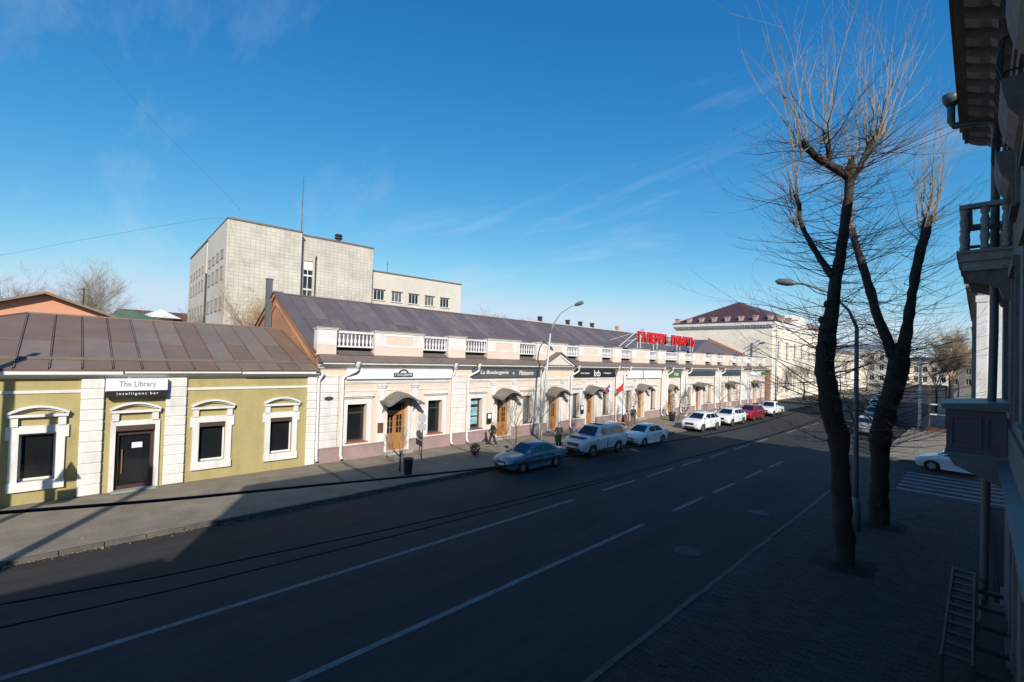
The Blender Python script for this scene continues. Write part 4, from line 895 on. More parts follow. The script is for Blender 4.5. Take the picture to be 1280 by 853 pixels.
# white building across the side street
wb = thing('white_pilastered_building', 'white building with sunlit corner pilaster beyond the side street', 'building', (-.19, 61, 0))
T = lambda p: (p[0], -p[1], p[2])
q = MB(T); q.box(0, 16, -40, 0, 0, 13.7); obj('wall', q, 'white_stucco', wb)
for a in (0, 1.3, 4.2, 8.2, 12.2):
    q = MB(T); q.box(a - .04, a + .66, 0, .16, .9, 12.6); p_ = obj('pilaster', q, 'white_stucco', wb)
    q = MB(T); q.box(a - .12, a + .74, 0, .24, 12.6, 13.2); obj('pilaster_capital', q, 'white_stucco', p_); q = MB(T); q.box(a - .1, a + .72, 0, .22, .01, .9); obj('pilaster_base', q, 'white_stucco', p_)
for k in range(9):
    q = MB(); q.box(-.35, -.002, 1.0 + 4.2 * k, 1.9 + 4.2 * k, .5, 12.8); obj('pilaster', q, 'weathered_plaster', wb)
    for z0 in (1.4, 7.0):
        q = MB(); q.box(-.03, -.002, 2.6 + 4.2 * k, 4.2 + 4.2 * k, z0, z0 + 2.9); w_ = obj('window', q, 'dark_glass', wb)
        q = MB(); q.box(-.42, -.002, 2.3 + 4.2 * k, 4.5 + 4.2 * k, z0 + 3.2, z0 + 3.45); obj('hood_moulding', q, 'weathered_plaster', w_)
q = MB(); q.box(-.55, 16.2, -.5, 40.3, 13.701, 14.0); q.box(-.8, 16.3, -.75, 40.4, 14.001, 14.25); obj('cornice', q, 'weathered_plaster', wb)
# ------------------------------------------------------------------ the camera's own building on the right
WX = 0.46
OT = lambda p: (WX - p[1], p[0], p[2])
own = thing('grey_corner_house', 'grey-blue old house with bracketed eaves and balconies at the right edge', 'building')
OY0, OY1 = -26.0, 16.8
hs = []
for y in (-24.2, -21.2, -18.2, -15.2, -12.2, -9.2, -6.2, -3.2, 2.6, 5.6, 8.3, 11.6):
    for z0, z1 in ((1.1, 3.2), (5.3, 7.7), (9.0, 10.4)): hs.append((y, y + 1.15, z0, z1))
hs = [h for h in hs if not (h[0] < -7.5 and h[2] > 8)]
q = MB(OT); holes_wall(q, OY0, -7.5, 4.2, 9.0, [h for h in hs if h[2] > 4.5 and h[0] < -7.5], .25); holes_wall(q, -7.5, OY1, 4.2, 11.6, [h for h in hs if h[2] > 4.5 and h[0] > -7.5], .25)
q.quad((OY0, 0, 0), (OY0, 0, 9), (OY0, -14, 9), (OY0, -14, 0)); q.quad((OY1, 0, 0), (OY1, -14, 0), (OY1, -14, 11.6), (OY1, 0, 11.6)); q.quad((OY0, -14, 0), (OY0, -14, 9), (OY1, -14, 9), (OY1, -14, 0)); q.quad((-7.5, 0, 9), (-7.5, 0, 11.6), (-7.5, -14, 11.6), (-7.5, -14, 9))
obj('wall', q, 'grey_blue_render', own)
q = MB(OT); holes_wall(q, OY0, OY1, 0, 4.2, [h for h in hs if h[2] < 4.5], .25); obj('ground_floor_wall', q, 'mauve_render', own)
for h in hs:
    w_ = plain_window(OT, *h, own, -.22, 'white_frame', 'dark_glass', 1)
    q = MB(OT); q.box(h[0] - .18, h[0] - .003, 0, .05, h[2] - .1, h[3] + .12); q.box(h[1] + .003, h[1] + .18, 0, .05, h[2] - .1, h[3] + .12); q.box(h[0] - .22, h[1] + .22, 0, .09, h[3] + .122, h[3] + .3); q.box(h[0] - .003, h[1] + .003, 0, .10, h[2] - .1, h[2] - .003); obj('surround', q, 'weathered_plaster', w_)
q = MB(OT); moulding(q, [(0, 4.0), (.08, 4.0), (.15, 4.12), (.20, 4.16), (.20, 4.19), (0, 4.27)], OY0, OY1); obj('ledge', q, 'zinc', own)
q = MB(OT); q.box(OY0, OY1, 0, .05, 4.275, 4.9); obj('sill_band', q, 'grey_blue_render', own)
q = MB(OT); q.box(15.75, 16.78, 0, .07, 4.91, 10.9); obj('corner_pilaster', q, 'grey_blue_render', own)
q = MB(OT); q.box(OY0, OY1, 0, .06, .0, .7); obj('plinth', q, 'weathered_plaster', own)
# eaves of the two wings and the taller middle
def eave(y0, y1, zb, zt, out):
    q = MB(OT); q.box(y0, y1, -.2, .1, zb - .75, zb - .35); q.box(y0, y1, -.2, .06, zb - 1.1, zb - .751); root = obj('frieze', q, 'weathered_plaster', own)
    q = MB(OT); q.box(y0 - .05, y1 + .05, -.2, out, zb, zb + .12); q.box(y0 - .05, y1 + .05, out - .1, out + .04, zb + .121, zt); obj('cornice', q, 'weathered_plaster', root)
    q = MB(OT); q.prism([(out + .1, zt + .002), (out + .1, zt + .06), (-6, zt + 1.6), (-6, zt + 1.5)], lambda p, t: (t, p[0], p[1]), y0 - .1, y1 + .12); obj('roof', q, 'brown_roof_metal', root)
    b = MB(OT); b.prism([(.1, zb - .34), (.28, zb - .34), (.36, zb - .26), (.5, zb - .22), (out - .1, zb - .12), (out - .1, zb - .005), (.1, zb - .005)], lambda p, t: (t, p[0], p[1]), 0, .27); bm_ = b.mesh('modillion', 'weathered_plaster')
    y = y0 + .2
    while y < y1 - .3:
        o = link('modillion', bm_, root); o.location = (0, y, 0); y += .64
eave(5.9, OY1, 12.05, 12.4, .78); eave(OY0, -7.5, 9.2, 9.5, .7); eave(-7.4, 5.8, 13.0, 13.35, .6)
q = MB(OT); q.box(-7.4, 5.8, -14, 0, 11.61, 13.0); obj('attic', q, 'grey_blue_render', own)
# hanging brick ends and gable-end coping at the far corner
# drain pipe with hopper
q = MB(OT); y = 14.95
q.tube([(y, .98, 12.6), (y, .98, 12.0), (y, .92, 11.86), (y, .5, 11.80), (y, .28, 11.72), (y, .24, 11.5), (y, .24, 7.0), (y, .26, 5.5), (y, .34, 4.2), (y, .36, .5), (y, .5, .2)], .075, 10)
q.lathe([(.09, 12.36), (.16, 12.5), (.17, 12.53), (.17, 12.64)], y, .98, 10); obj('drain_pipe', q, 'sign_grey', own, True)
# upper balcony with balusters
by0, by1 = 14.0, 16.2; bo = .80
bc = MB(OT); bc.box(by0, by1, .0, bo, 8.42, 8.60); bc.box(by0 + .05, by1 - .05, 0, bo - .05, 8.22, 8.419); bc.box(by0 - .04, by1 + .04, 0, bo + .04, 8.601, 8.66)
bal = obj('balcony', bc, 'balcony_plaster', own)
for yy in (by0 + .12, by1 - .42):
    q = MB(OT); q.prism([(0, 7.55), (.12, 7.6), (.2, 7.85), (.45, 7.95), (.62, 8.0), (.68, 8.219), (0, 8.219)], lambda p, t: (t, p[0], p[1]), yy, yy + .3); obj('console', q, 'weathered_plaster', bal)
bp = [(.075, 0), (.075, .1), (.05, .14), (.085, .3), (.06, .42), (.085, .46), (.06, .5), (.08, .66), (.05, .78), (.075, .82), (.075, .93)]
b = MB(); b.lathe(bp, 0, 0, 10); bme = b.mesh('baluster', 'balcony_plaster', True)
for n_ in (.08, .40, .72):
    for yy in (by0 + .1, by1 - .1):
        o = link('baluster', bme, bal); o.location = (WX - n_, yy, 8.66)
for yy in (by0 + .5, by0 + .9, by0 + 1.3, by0 + 1.7):
    o = link('baluster', bme, bal); o.location = (WX - .72, yy, 8.66)
q = MB(OT); q.box(by0, by0 + .2, 0, bo, 9.59, 9.68); q.box(by1 - .2, by1, 0, bo, 9.59, 9.68); q.box(by0 + .2, by1 - .2, bo - .2, bo, 9.59, 9.68); obj('handrail', q, 'balcony_plaster', bal)
q = MB(OT); q.box(by0 + .07, by0 + .12, 0, bo - .05, 9.1, 9.17); q.box(by1 - .12, by1 - .07, 0, bo - .05, 9.1, 9.17); q.box(by0 + .1, by1 - .1, bo - .11, bo - .06, 9.1, 9.17); obj('middle_rail', q, 'dark_iron', bal)
# lower balcony with a panelled solid parapet
by0, by1 = 13.8, 16.3; bo = .96
q = MB(OT); q.box(by0, by1, 0, bo, 4.28, 5.2); lo = obj('loggia', q, 'mauve_render', own)
q = MB(OT); q.box(by0 - .07, by1 + .07, 0, bo + .08, 5.201, 5.28); q.prism([(bo + .1, 5.281), (bo + .1, 5.3), (.0, 5.4), (0, 5.281)], lambda p, t: (t, p[0], p[1]), by0 - .1, by1 + .1); obj('coping', q, 'zinc', lo)
for n0, n1 in ((.06, .36), (.42, .9)):
    q = MB(OT); q.box(by0 - .025, by0 - .002, n0, n1, 4.4, 4.46); q.box(by0 - .025, by0 - .002, n0, n1, 5.02, 5.08); q.box(by0 - .025, by0 - .002, n0, n0 + .04, 4.46, 5.02); q.box(by0 - .025, by0 - .002, n1 - .04, n1, 4.46, 5.02); obj('panel_moulding', q, 'mauve_render', lo)
q = MB(OT); q.box(by0 - .03, by1 + .03, 0, bo + .03, 4.2, 4.279); q.prism([(0, 3.6), (.35, 3.75), (bo - .12, 4.0), (bo - .02, 4.199), (0, 4.199)], lambda p, t: (t, p[0], p[1]), by0, by1); obj('corbel', q, 'zinc', lo)
# rounded window boxes with iron rails on the top floor
for yy in (3.4, 6.4, 9.5, 12.6):
    q = MB(OT); prof_ = [(0, 9.55), (.10, 9.6), (.2, 9.75), (.26, 10.0), (.28, 10.2), (.0, 10.2)]
    q.prism(prof_, lambda p, t: (t, p[0], p[1]), yy - .1, yy + 1.3); jb = obj('window_balcony', q, 'weathered_plaster', own)
    q = MB(OT)
    for k in range(6): q.tube([(yy - .05 + k * .24, .25, 10.2), (yy - .05 + k * .24, .32, 10.45), (yy - .05 + k * .24, .25, 10.8)], .014, 4)
    for zz in (10.3, 10.8): q.tube([(yy - .08, .25, zz), (yy + 1.28, .25, zz)], .018, 4); q.tube([(yy - .08, .0, zz), (yy - .08, .25, zz)], .018, 4)
    obj('railing', q, 'dark_iron', jb)
# steel step frame on the pavement below
st = thing('steel_stair_frame', 'dark steel frame with rungs standing by the wall at bottom right', 'stair frame', (0, 0, 0))
for n_, nm in ((.86, 'rail'), (.5, 'rail')):
    q = MB(OT); q.tube([(10.4, n_, .0), (10.4, n_, 1.35), (15.2, n_, 1.35), (15.2, n_, 0)], .03, 6); obj('rail', q, 'dark_iron', st)
for k in range(11):
    q = MB(OT); y = 10.55 + k * .46; q.box(y - .06, y + .06, .52, .84, 1.33, 1.36); obj('rung', q, 'dark_iron', st)
q = MB(OT); q.box(10.6, 14.8, .06, .4, .9, .94); obj('shelf', q, 'dark_iron', st)
for k in range(5):
    q = MB(OT); y = 10.7 + k * 1.0; q.box(y - .04, y + .04, .07, .5, 1.1, 1.18); obj('crossbar', q, 'dark_iron', st)
# neighbours set back behind it: they shade the street further on
for nm, lb, x0, y0, y1, h in (('rear_wing', 'grey rendered wing set back behind the corner house', 2.6, 17.3, 24.8, 13.6), ('side_street_house', 'low grey house at the corner of the side street', 2.6, 24.9, 29.4, 10.7)):
    t = thing(nm, lb, 'building', (x0, y0, 0)); q = MB(); q.box(0, 12, 0, y1 - y0, 0, h - .3); obj('wall', q, 'grey_blue_render', t); q = MB(); q.box(-.3, 12.2, -.05, y1 - y0 + .05, h - .299, h); obj('cornice', q, 'weathered_plaster', t)
    for k in range(int((y1 - y0) / 2.4)):
        for z in (1.2, 5.0, 8.4):
            q = MB(); q.box(-.05, -.002, .8 + k * 2.4, 2.0 + k * 2.4, z, z + 1.7); obj('window', q, 'dark_glass', t)
# ------------------------------------------------------------------ vehicles
def loft_body(name, outline, width, m, parent, crown=.04, taper=.10, L=4.5):
    """side outline (x forward, z) with wheel arches, swept across the width and rounded in plan"""
    ys = [-1, -.93, -.6, 0, .6, .93, 1]; bm = bmesh.new(); rows = []
    zs = [p[1] for p in outline]; zm = (min(zs) + max(zs)) / 2
    for y in ys:
        r = []
        for x, z in outline:
            e = abs(x) / (L / 2); k = 1 - taper * max(0, (e - .55) / .45) ** 2
            tz = max(0, (z - zm) / (max(zs) - zm)); side = 1 - .05 * tz * tz - .06 * max(0, (zm - z) / (zm - min(zs))) ** 2
            zz = z - (.05 if abs(y) == 1 and z > zm else 0) + crown * (1 - y * y) * tz
            xx = x * (1 - .025 * y * y * (e > .8)) * (1 - (.012 if abs(y) == 1 else 0))
            r.append(bm.verts.new((xx, y * width / 2 * k * side, zz)))
        rows.append(r)
    n = len(outline)
    for a, b in zip(rows, rows[1:]):
        for k in range(n): bm.faces.new((a[k], a[(k + 1) % n], b[(k + 1) % n], b[k]))
    bm.faces.new(rows[0]); bm.faces.new(rows[-1][::-1])
    bmesh.ops.recalc_face_normals(bm, faces=bm.faces)
    me = bpy.data.meshes.new(name); bm.to_mesh(me); bm.free(); me.materials.append(M[m])
    o = link(name, me, parent); bevel(o, .025, 2); me.shade_smooth()
    o.modifiers[0].harden_normals = False
    return o
def arch(cx, r, z0, n=9):
    a0 = math.asin(max(-1, min(1, (z0 - .32) / r))) if r > 0 else 0
    return [(cx + r * math.cos(t), .32 + r * math.sin(t)) for t in [a0 + (math.pi - 2 * a0) * k / n for k in range(n + 1)]]
def make_car(label, color, kind, group=None, name='parked_car'):
    t = thing(name, label, 'car', (0, 0, 0), 0, group)
    S = dict(
        sedan=dict(L=4.5, W=1.74, wb=2.65, r=.32, hood=.85, belt=.97, deck=1.03, roof=1.47, fx=1.22, a=.30, c=-.92, rx=-1.82, sill=.22, nose=.70),
        suv=dict(L=4.95, W=1.95, wb=2.85, r=.40, hood=1.16, belt=1.26, deck=1.28, roof=1.90, fx=1.16, a=.52, c=-1.92, rx=-2.36, sill=.38, nose=.98),
        cross=dict(L=4.6, W=1.84, wb=2.70, r=.37, hood=1.04, belt=1.14, deck=1.20, roof=1.69, fx=1.32, a=.46, c=-1.50, rx=-2.18, sill=.30, nose=.90),
        pickup=dict(L=5.0, W=1.85, wb=3.0, r=.38, hood=1.08, belt=1.18, deck=1.12, roof=1.80, fx=1.05, a=.50, c=-.62, rx=-.95, sill=.40, nose=.9))[kind]
    L, W, h = S['L'], S['W'], S['L'] / 2; fwx = h - .85 - (0.05 if kind != 'sedan' else 0); rwx = fwx - S['wb']; r = S['r']; s = S['sill']
    out = [(h - .10, s + .02), (h - .01, s + .16), (h, S['nose'] - .12), (h - .05, S['nose']), (h - .22, S['hood'] - .05), (h - .7, S['hood'] + .03), (S['fx'], S['belt'] - .01), (.2, S['belt'] + .02), (-.8, S['belt'] + .03), (S['rx'] , S['deck'])]
    if kind in ('sedan', 'pickup'): out += [(-h + .35, S['deck'] - .01), (-h + .05, S['deck'] - .06)]
    else: out += [(-h + .06, S['deck'] - .03)]
    out += [(-h, S['deck'] - .3), (-h + .01, s + .2), (-h + .1, s + .04)]
    out += [(p[0], p[1] - .32 + r) for p in arch(rwx, r + .07, s + .32 - r)][::-1] + [(rwx + r + .25, s), (fwx - r - .25, s)] + [(p[0], p[1] - .32 + r) for p in arch(fwx, r + .07, s + .32 - r)][::-1]
    body = loft_body('body', out, W, color, t, .045, .12, L)
    # cabin
    wb_, wr = W / 2 - .09, W / 2 - .29
    b0, b1, r0, r1, zb, zr = S['fx'] + .02, S['rx'] + .02, S['a'], S['c'], S['belt'] - .03, S['roof']
    nk = 6; rows = []
    q = MB()
    def ring(fz):
        x0, x1 = b0 + (r0 - b0) * fz, b1 + (r1 - b1) * fz; wy = wb_ + (wr - wb_) * fz; z = zb + (zr - .07 - zb) * fz
        c = .12
        return [(x0, -wy + c, z), (x0, wy - c, z), (x0 - c, wy, z), (x1 + c, wy, z), (x1, wy - c, z), (x1, -wy + c, z), (x1 + c, -wy, z), (x0 - c, -wy, z)]
    rg = [ring(0), ring(.55), ring(1)]
    x0, x1 = r0 - .12, r1 + .10; wy = wr - .1; rg.append([(x0, -wy + .1, zr - .015), (x0, wy - .1, zr - .015), (x0 - .1, wy, zr - .02), (x1 + .1, wy, zr - .02), (x1, wy - .1, zr - .03), (x1, -wy + .1, zr - .03), (x1 + .1, -wy, zr - .02), (x0 - .1, -wy, zr - .02)])
    ii = [[q.P(p) for p in g_] for g_ in rg]
    for a, b in zip(ii, ii[1:]):
        for k in range(8): q.f.append([a[k], a[(k + 1) % 8], b[(k + 1) % 8], b[k]])
    q.f.append(ii[-1])
    cab = obj('cabin', q, color, t, True); bevel(cab, .03, 2)
    def pane(name, A, B, C_, D, i0, i1, j0, j1, off):
        A, B, C_, D = map(Vector, (A, B, C_, D)); nn = (B - A).cross(D - A).normalized() * off
        f_ = lambda u, v: (A * (1 - u) + B * u) * (1 - v) + (D * (1 - u) + C_ * u) * v + nn
        P4 = [f_(i0, j0), f_(i1, j0), f_(i1, j1), f_(i0, j1)]; p = MB(); p.poly(P4); p.poly([v - nn * 3 for v in P4])
        for k in range(4): p.quad(P4[k], P4[(k + 1) % 4], P4[(k + 1) % 4] - nn * 3, P4[k] - nn * 3)
        return obj(name, p, 'car_glass', cab)
    lo_, hi_ = rg[0], rg[2]
    pane('windscreen', lo_[0], lo_[1], hi_[1], hi_[0], .02, .98, .10, .94, .012)
    pane('rear_window', lo_[4], lo_[5], hi_[5], hi_[4], .05, .95, .18, .92, .012)
    nwin = {'sedan': ((.04, .49), (.53, .93)), 'suv': ((.04, .34), (.37, .66), (.69, .97)), 'cross': ((.04, .40), (.43, .74), (.77, .95)), 'pickup': ((.04, .50), (.54, .95))}[kind]
    for (u0, u1) in nwin:
        pane('side_window', lo_[2], lo_[3], hi_[3], hi_[2], u0, u1, .13, .88, .012)
        pane('side_window', lo_[6], lo_[7], hi_[7], hi_[6], 1 - u1, 1 - u0, .13, .88, .012)
    # wheels
    for x in (fwx, rwx):
        for sy in (-1, 1):
            wq = MB(); y0 = sy * (W / 2 - .21); y1 = sy * (W / 2 - .02)
            prof_ = [(r * .62, 0), (r * .93, 0), (r, .04), (r, .15), (r * .93, .19), (r * .62, .19)]; n = 20
            rings = [[wq.P((x + a * math.cos(2 * math.pi * j / n), y0 + (y1 - y0) * b / .19, r + a * math.sin(2 * math.pi * j / n))) for j in range(n)] for a, b in prof_]
            for k in range(len(rings) - 1):
                for j in range(n): wq.f.append([rings[k][j], rings[k][(j + 1) % n], rings[k + 1][(j + 1) % n], rings[k + 1][j]])
            wq.f.append(rings[0][::-1])
            wh = obj('wheel', wq, 'rubber', t, True)
            rq = MB(); yo = y1 - sy * .03
            for k in range(5):
                a = 2 * math.pi * k / 5; d_ = Vector((math.cos(a), 0, math.sin(a))); e_ = Vector((-math.sin(a), 0, math.cos(a))); c_ = Vector((x, yo, r))
                P4 = [c_ + e_ * .05, c_ - e_ * .05, c_ + d_ * r * .6 - e_ * .065, c_ + d_ * r * .6 + e_ * .065]; o_ = Vector((0, -sy * .04, 0))
                rq.poly(P4); rq.poly([p + o_ for p in P4])
                for j in range(4): rq.quad(P4[j], P4[(j + 1) % 4], P4[(j + 1) % 4] + o_, P4[j] + o_)
            ring_ = lambda a, yy: [rq.P((x + a * math.cos(2 * math.pi * j / n), yy, r + a * math.sin(2 * math.pi * j / n))) for j in range(n)]
            R1, R2 = ring_(r * .66, yo), ring_(r * .56, yo)
            for j in range(n): rq.f.append([R1[j], R1[(j + 1) % n], R2[(j + 1) % n], R2[j]])
            obj('rim', rq, 'alloy', wh)
    q = MB(); q.box(-h + .3, h - .3, -W / 2 + .16, W / 2 - .16, s + .0, s + .3); obj('underbody', q, 'car_black', t)
    # front and rear
    nz = S['nose']; k_ = .87
    for sy in (-1, 1):
        q = MB(); a, b = sy * (W / 2 * k_ - .40), sy * (W / 2 * k_ - .03); xo = h + .012
        q.prism([(a, nz - .19), (b, nz - .12), (b - sy * .02, nz + .02), (a, nz - .06)], lambda p, tt: (tt - (.22 * max(0, (abs(p[0]) - (W / 2 * k_ - .35)) / .35)), p[0], p[1]), xo - .2, xo); obj('headlight', q, 'headlamp', t)
        q = MB(); q.box(-h - .012, -h + .12, min(sy * (W / 2 * .86 - .26), sy * (W / 2 * .86 - .03)), max(sy * (W / 2 * .86 - .26), sy * (W / 2 * .86 - .03)), S['deck'] - .34, S['deck'] - .10); obj('tail_light', q, 'tail_red', t)
        q = MB(); x_ = S['fx'] - .22; y_ = sy * (wb_ + .06); q.prism([(x_, zb + .08), (x_ + .10, zb + .12), (x_ + .08, zb + .26), (x_ - .04, zb + .25)], lambda p, tt: (p[0], tt, p[1]), y_, y_ + sy * .2); obj('wing_mirror', q, color, t)
        for xh in ((-.15, -1.05) if kind != 'pickup' else (.0, -.75)):
            q = MB(); q.box(xh - .1, xh + .1, min(sy * (W / 2 - .04), sy * (W / 2 + .012)), max(sy * (W / 2 - .04), sy * (W / 2 + .012)), S['belt'] - .20, S['belt'] - .17); obj('door_handle', q, color, t)
        for xs in ((S['fx'] - .1, .02, -.95) if kind != 'pickup' else (S['fx'] - .1, .1, -.9)):
            q = MB(); q.box(xs - .004, xs + .004, min(sy * (W / 2 - .06), sy * (W / 2 - .012)), max(sy * (W / 2 - .06), sy * (W / 2 - .012)), s + .14, S['belt'] - .14); obj('door_seam', q, 'car_black', t)
        if kind in ('suv', 'cross'):
            q = MB(); q.tube([(r0 - .25, sy * (wr - .08), zr - .02), (r0 - .4, sy * (wr - .06), zr + .05), (r1 + .4, sy * (wr - .06), zr + .05), (r1 + .25, sy * (wr - .08), zr - .03)], .022, 6); obj('roof_rail', q, 'alloy', t)
        q = MB(); q.box(rwx + r + .12, fwx - r - .12, min(sy * (W / 2 - .12), sy * (W / 2 - .005)), max(sy * (W / 2 - .12), sy * (W / 2 - .005)), s - .02, s + .09); obj('side_skirt', q, 'car_black' if kind != 'sedan' else color, t)
    gw = W / 2 * k_ - .44
    q = MB(); q.prism([(-gw, nz - .26), (gw, nz - .26), (gw + .02, nz - .06), (-gw - .02, nz - .06)], lambda p, tt: (tt, p[0], p[1]), h - .1, h + .014); gr = obj('grille', q, 'car_black', t)
    for k in range(3):
        q = MB(); z_ = nz - .225 + k * .065; q.box(h + .014, h + .02, -gw + .03, gw - .03, z_, z_ + .018); obj('grille_bar', q, 'chrome', gr)
    q = MB(); q.box(h - .1, h + .01, -gw - .1, gw + .1, s + .08, s + .20); obj('air_intake', q, 'car_black', t)
    for xx, z_ in ((h + .012, s + .22), (-h - .012, s + .42)):
        q = MB(); q.box(xx - .008, xx + .008, -.26, .26, z_, z_ + .11); obj('number_plate', q, 'plate_white', t)
    if kind == 'suv':
        q = MB(); q.box(h - .75, h - .28, -.62, .62, S['hood'] + .055, S['hood'] + .075); obj('bonnet_guard', q, 'car_black', t)
        q = MB(); q.box(r0 - .9, r0 - .25, -.42, .42, zr - .02, zr - .002); obj('sunroof', q, 'car_glass', t)
        q = MB(); q.box(-h - .0, r1 - .05, -wr + .1, wr - .1, zr - .06, zr - .02); obj('rear_spoiler', q, color, t)
    if kind == 'pickup':
        q = MB(); q.box(-h + .1, b1 - .12, -W / 2 + .14, W / 2 - .14, S['deck'] - .02, S['deck'] + .012); obj('bed_cover', q, 'car_black', t)
    return t
KZ = ROAD_Z
def put(t, x, y, rot=-90.0):
    t.location = (x, y, KZ); t.rotation_euler = (0, 0, R(rot)); return t
GK = 'cars parked along the shop kerb'
put(make_car('blue sedan parked at the kerb, nearest of the parked cars', 'car_blue', 'sedan', GK), -17.75, 19.0, -91)
put(make_car('big pearl-white off-roader with black grille behind the blue sedan', 'car_pearl', 'suv', GK), -17.95, 25.6, -91)
put(make_car('white sedan parked right behind the big off-roader', 'car_white', 'sedan', GK), -17.8, 31.7, -91)
cx = put(make_car('white crossover parked alone past the gap behind the white sedan', 'car_white', 'cross', GK), -18.1, 42.6, -93)
dup(cx, (-18.1, 49.5, KZ), R(-92), 'white crossover parked just in front of the red one', GK)
put(make_car('red crossover among the white parked cars', 'car_red', 'cross', GK), -18.2, 56.0, -91)
put(make_car('white pickup, farthest of the cars along the shop kerb', 'car_white', 'pickup', GK), -18.2, 63.2, -91)
wc = put(make_car('white sedan waiting at the zebra crossing, half hidden by the balcony', 'car_white', 'sedan', None, 'waiting_car'), -.55, 38.9, 175)
# cars further down the right side
GF = 'cars queued far down the right lane'
sil = put(make_car('silver crossover, nearest of the far queue on the right', 'car_silver', 'cross', GF, 'queued_car'), -7.4, 54.5, 92)
dk = put(make_car('dark sedan second in the far queue on the right', 'car_dark', 'sedan', GF, 'queued_car'), -8.0, 62.0, 93)
dup(sil, (-8.8, 70.0, KZ), R(94), 'silver crossover third in the far queue on the right', GF)
dup(wc, (-9.8, 78.5, KZ), R(95), 'white sedan fourth in the far queue on the right', GF)
dup(cx, (-10.9, 88.0, KZ), R(96), 'white crossover fifth in the far queue on the right', GF)
dup(dk, (-12.0, 98.0, KZ), R(96), 'dark sedan sixth in the far queue on the right', GF)
dup(wc, (-13.2, 110.0, KZ), R(96), 'white sedan, farthest of the queue on the right', GF)
# ------------------------------------------------------------------ the two pollarded poplars
from mathutils import noise
rnd = random.Random(11)
TR = .60                                                              # trunk thickness, allowing for the wide lens
def wob(path):
    """finer, slightly knobbly path through (point, radius) stations"""
    out = []
    for (a, ra), (b, rb) in zip(path, path[1:]):
        a, b = Vector(a), Vector(b); n = max(2, int((b - a).length / .18))
        for k in range(n):
            f = k / n; out.append((a.lerp(b, f) + Vector((rnd.uniform(-1, 1), rnd.uniform(-1, 1), 0)) * ra * .02, (ra + (rb - ra) * f) * rnd.uniform(.98, 1.02)))
    out.append((Vector(path[-1][0]), path[-1][1])); return out
def bark(mb, path, n=14):
    w_ = wob(path); rings = []
    ref = None; m = len(w_)
    for k in range(m):
        d = (w_[min(k + 1, m - 1)][0] - w_[max(k - 1, 0)][0]).normalized()
        if ref is None: ref = d.orthogonal().normalized()
        else: ref = (ref - d * ref.dot(d)).normalized()
        e = d.cross(ref); ph = rnd.uniform(-.12, .12)
        rg = []
        for j in range(n):
            dr = ref * math.cos(2 * math.pi * j / n) + e * math.sin(2 * math.pi * j / n); c = w_[k][0] + dr * w_[k][1]
            f = 1 + .24 * noise.noise(c * 1.7) + .16 * noise.noise(c * 4.5 + Vector((9, 3, 1))) + .05 * rnd.uniform(-1, 1)
            rg.append(mb.P(w_[k][0] + dr * w_[k][1] * f * TR))
        rings.append(rg)
    for k in range(m - 1):
        for j in range(n): mb.f.append([rings[k][j], rings[k][(j + 1) % n], rings[k + 1][(j + 1) % n], rings[k + 1][j]])
    mb.f.append(rings[-1])
def twig(mb, p, d, L, r, up_=.0, sub=2, wig=.18, sides=3, lvl=0):
    p = Vector(p); d = Vector(d).normalized(); n = max(3, int(L / .3)); pts = [p.copy()]; rs = [r]
    for k in range(n):
        d = (d + Vector((rnd.gauss(0, wig), rnd.gauss(0, wig), rnd.gauss(0, wig) * .6 + up_)) * .45).normalized()
        p = p + d * L / n; pts.append(p.copy()); rs.append(max(.0028, r * (1 - .85 * (k + 1) / n)))
        if lvl < 2 and sub and k > 0 and rnd.random() < sub / n:
            s = Vector((rnd.uniform(-1, 1), rnd.uniform(-1, 1), rnd.uniform(-.3, .9)))
            twig(mb, p, (d * 1.0 + s * .75), L * rnd.uniform(.25, .5), rs[-1] * .7, up_, sub * .7, wig, sides, lvl + 1)
    mb.tube(pts, rs, sides, False)
T1 = dict(trunk=[((-2.87, 17.31, -0.17), 0.566), ((-2.85, 17.31, 0.37), 0.443), ((-2.91, 17.21, 1.59), 0.406), ((-2.96, 17.13, 2.82), 0.406), ((-3.0, 17.06, 3.93), 0.455), ((-3.16, 16.87, 4.66), 0.468), ((-3.27, 16.74, 5.51), 0.431), ((-3.34, 16.64, 6.25), 0.418), ((-3.28, 16.69, 6.99), 0.381), ((-3.21, 16.74, 7.61), 0.349), ((-3.13, 16.79, 8.47), 0.275), ((-3.02, 16.88, 9.46), 0.246), ((-2.93, 16.95, 10.45), 0.221), ((-2.86, 17.0, 11.31), 0.221), ((-2.82, 17.02, 12.05), 0.214), ((-2.77, 17.06, 12.52), 0.15)],
    limbs=[[((-2.85, 16.99, 11.88), 0.185), ((-3.03, 16.52, 12.0), 0.185), ((-3.21, 16.05, 12.1), 0.16), ((-3.41, 15.55, 12.21), 0.148), ((-3.55, 15.11, 12.39), 0.148), ((-3.61, 14.91, 12.52), 0.123)],
           [((-3.19, 16.07, 12.08), 0.111), ((-3.17, 15.93, 12.41), 0.111), ((-3.2, 15.75, 12.95), 0.123)],
           [((-2.8, 17.05, 11.81), 0.172), ((-2.7, 17.56, 12.27), 0.16), ((-2.6, 18.08, 12.84), 0.148), ((-2.5, 18.46, 13.38), 0.16), ((-2.37, 18.87, 13.83), 0.111)],
           [((-3.19, 16.73, 8.84), 0.185), ((-3.44, 16.89, 9.27), 0.16), ((-3.74, 16.99, 9.84), 0.135), ((-4.03, 17.12, 10.43), 0.123), ((-4.21, 17.2, 10.97), 0.123), ((-4.24, 17.29, 11.43), 0.111), ((-4.39, 17.28, 11.89), 0.098)]])
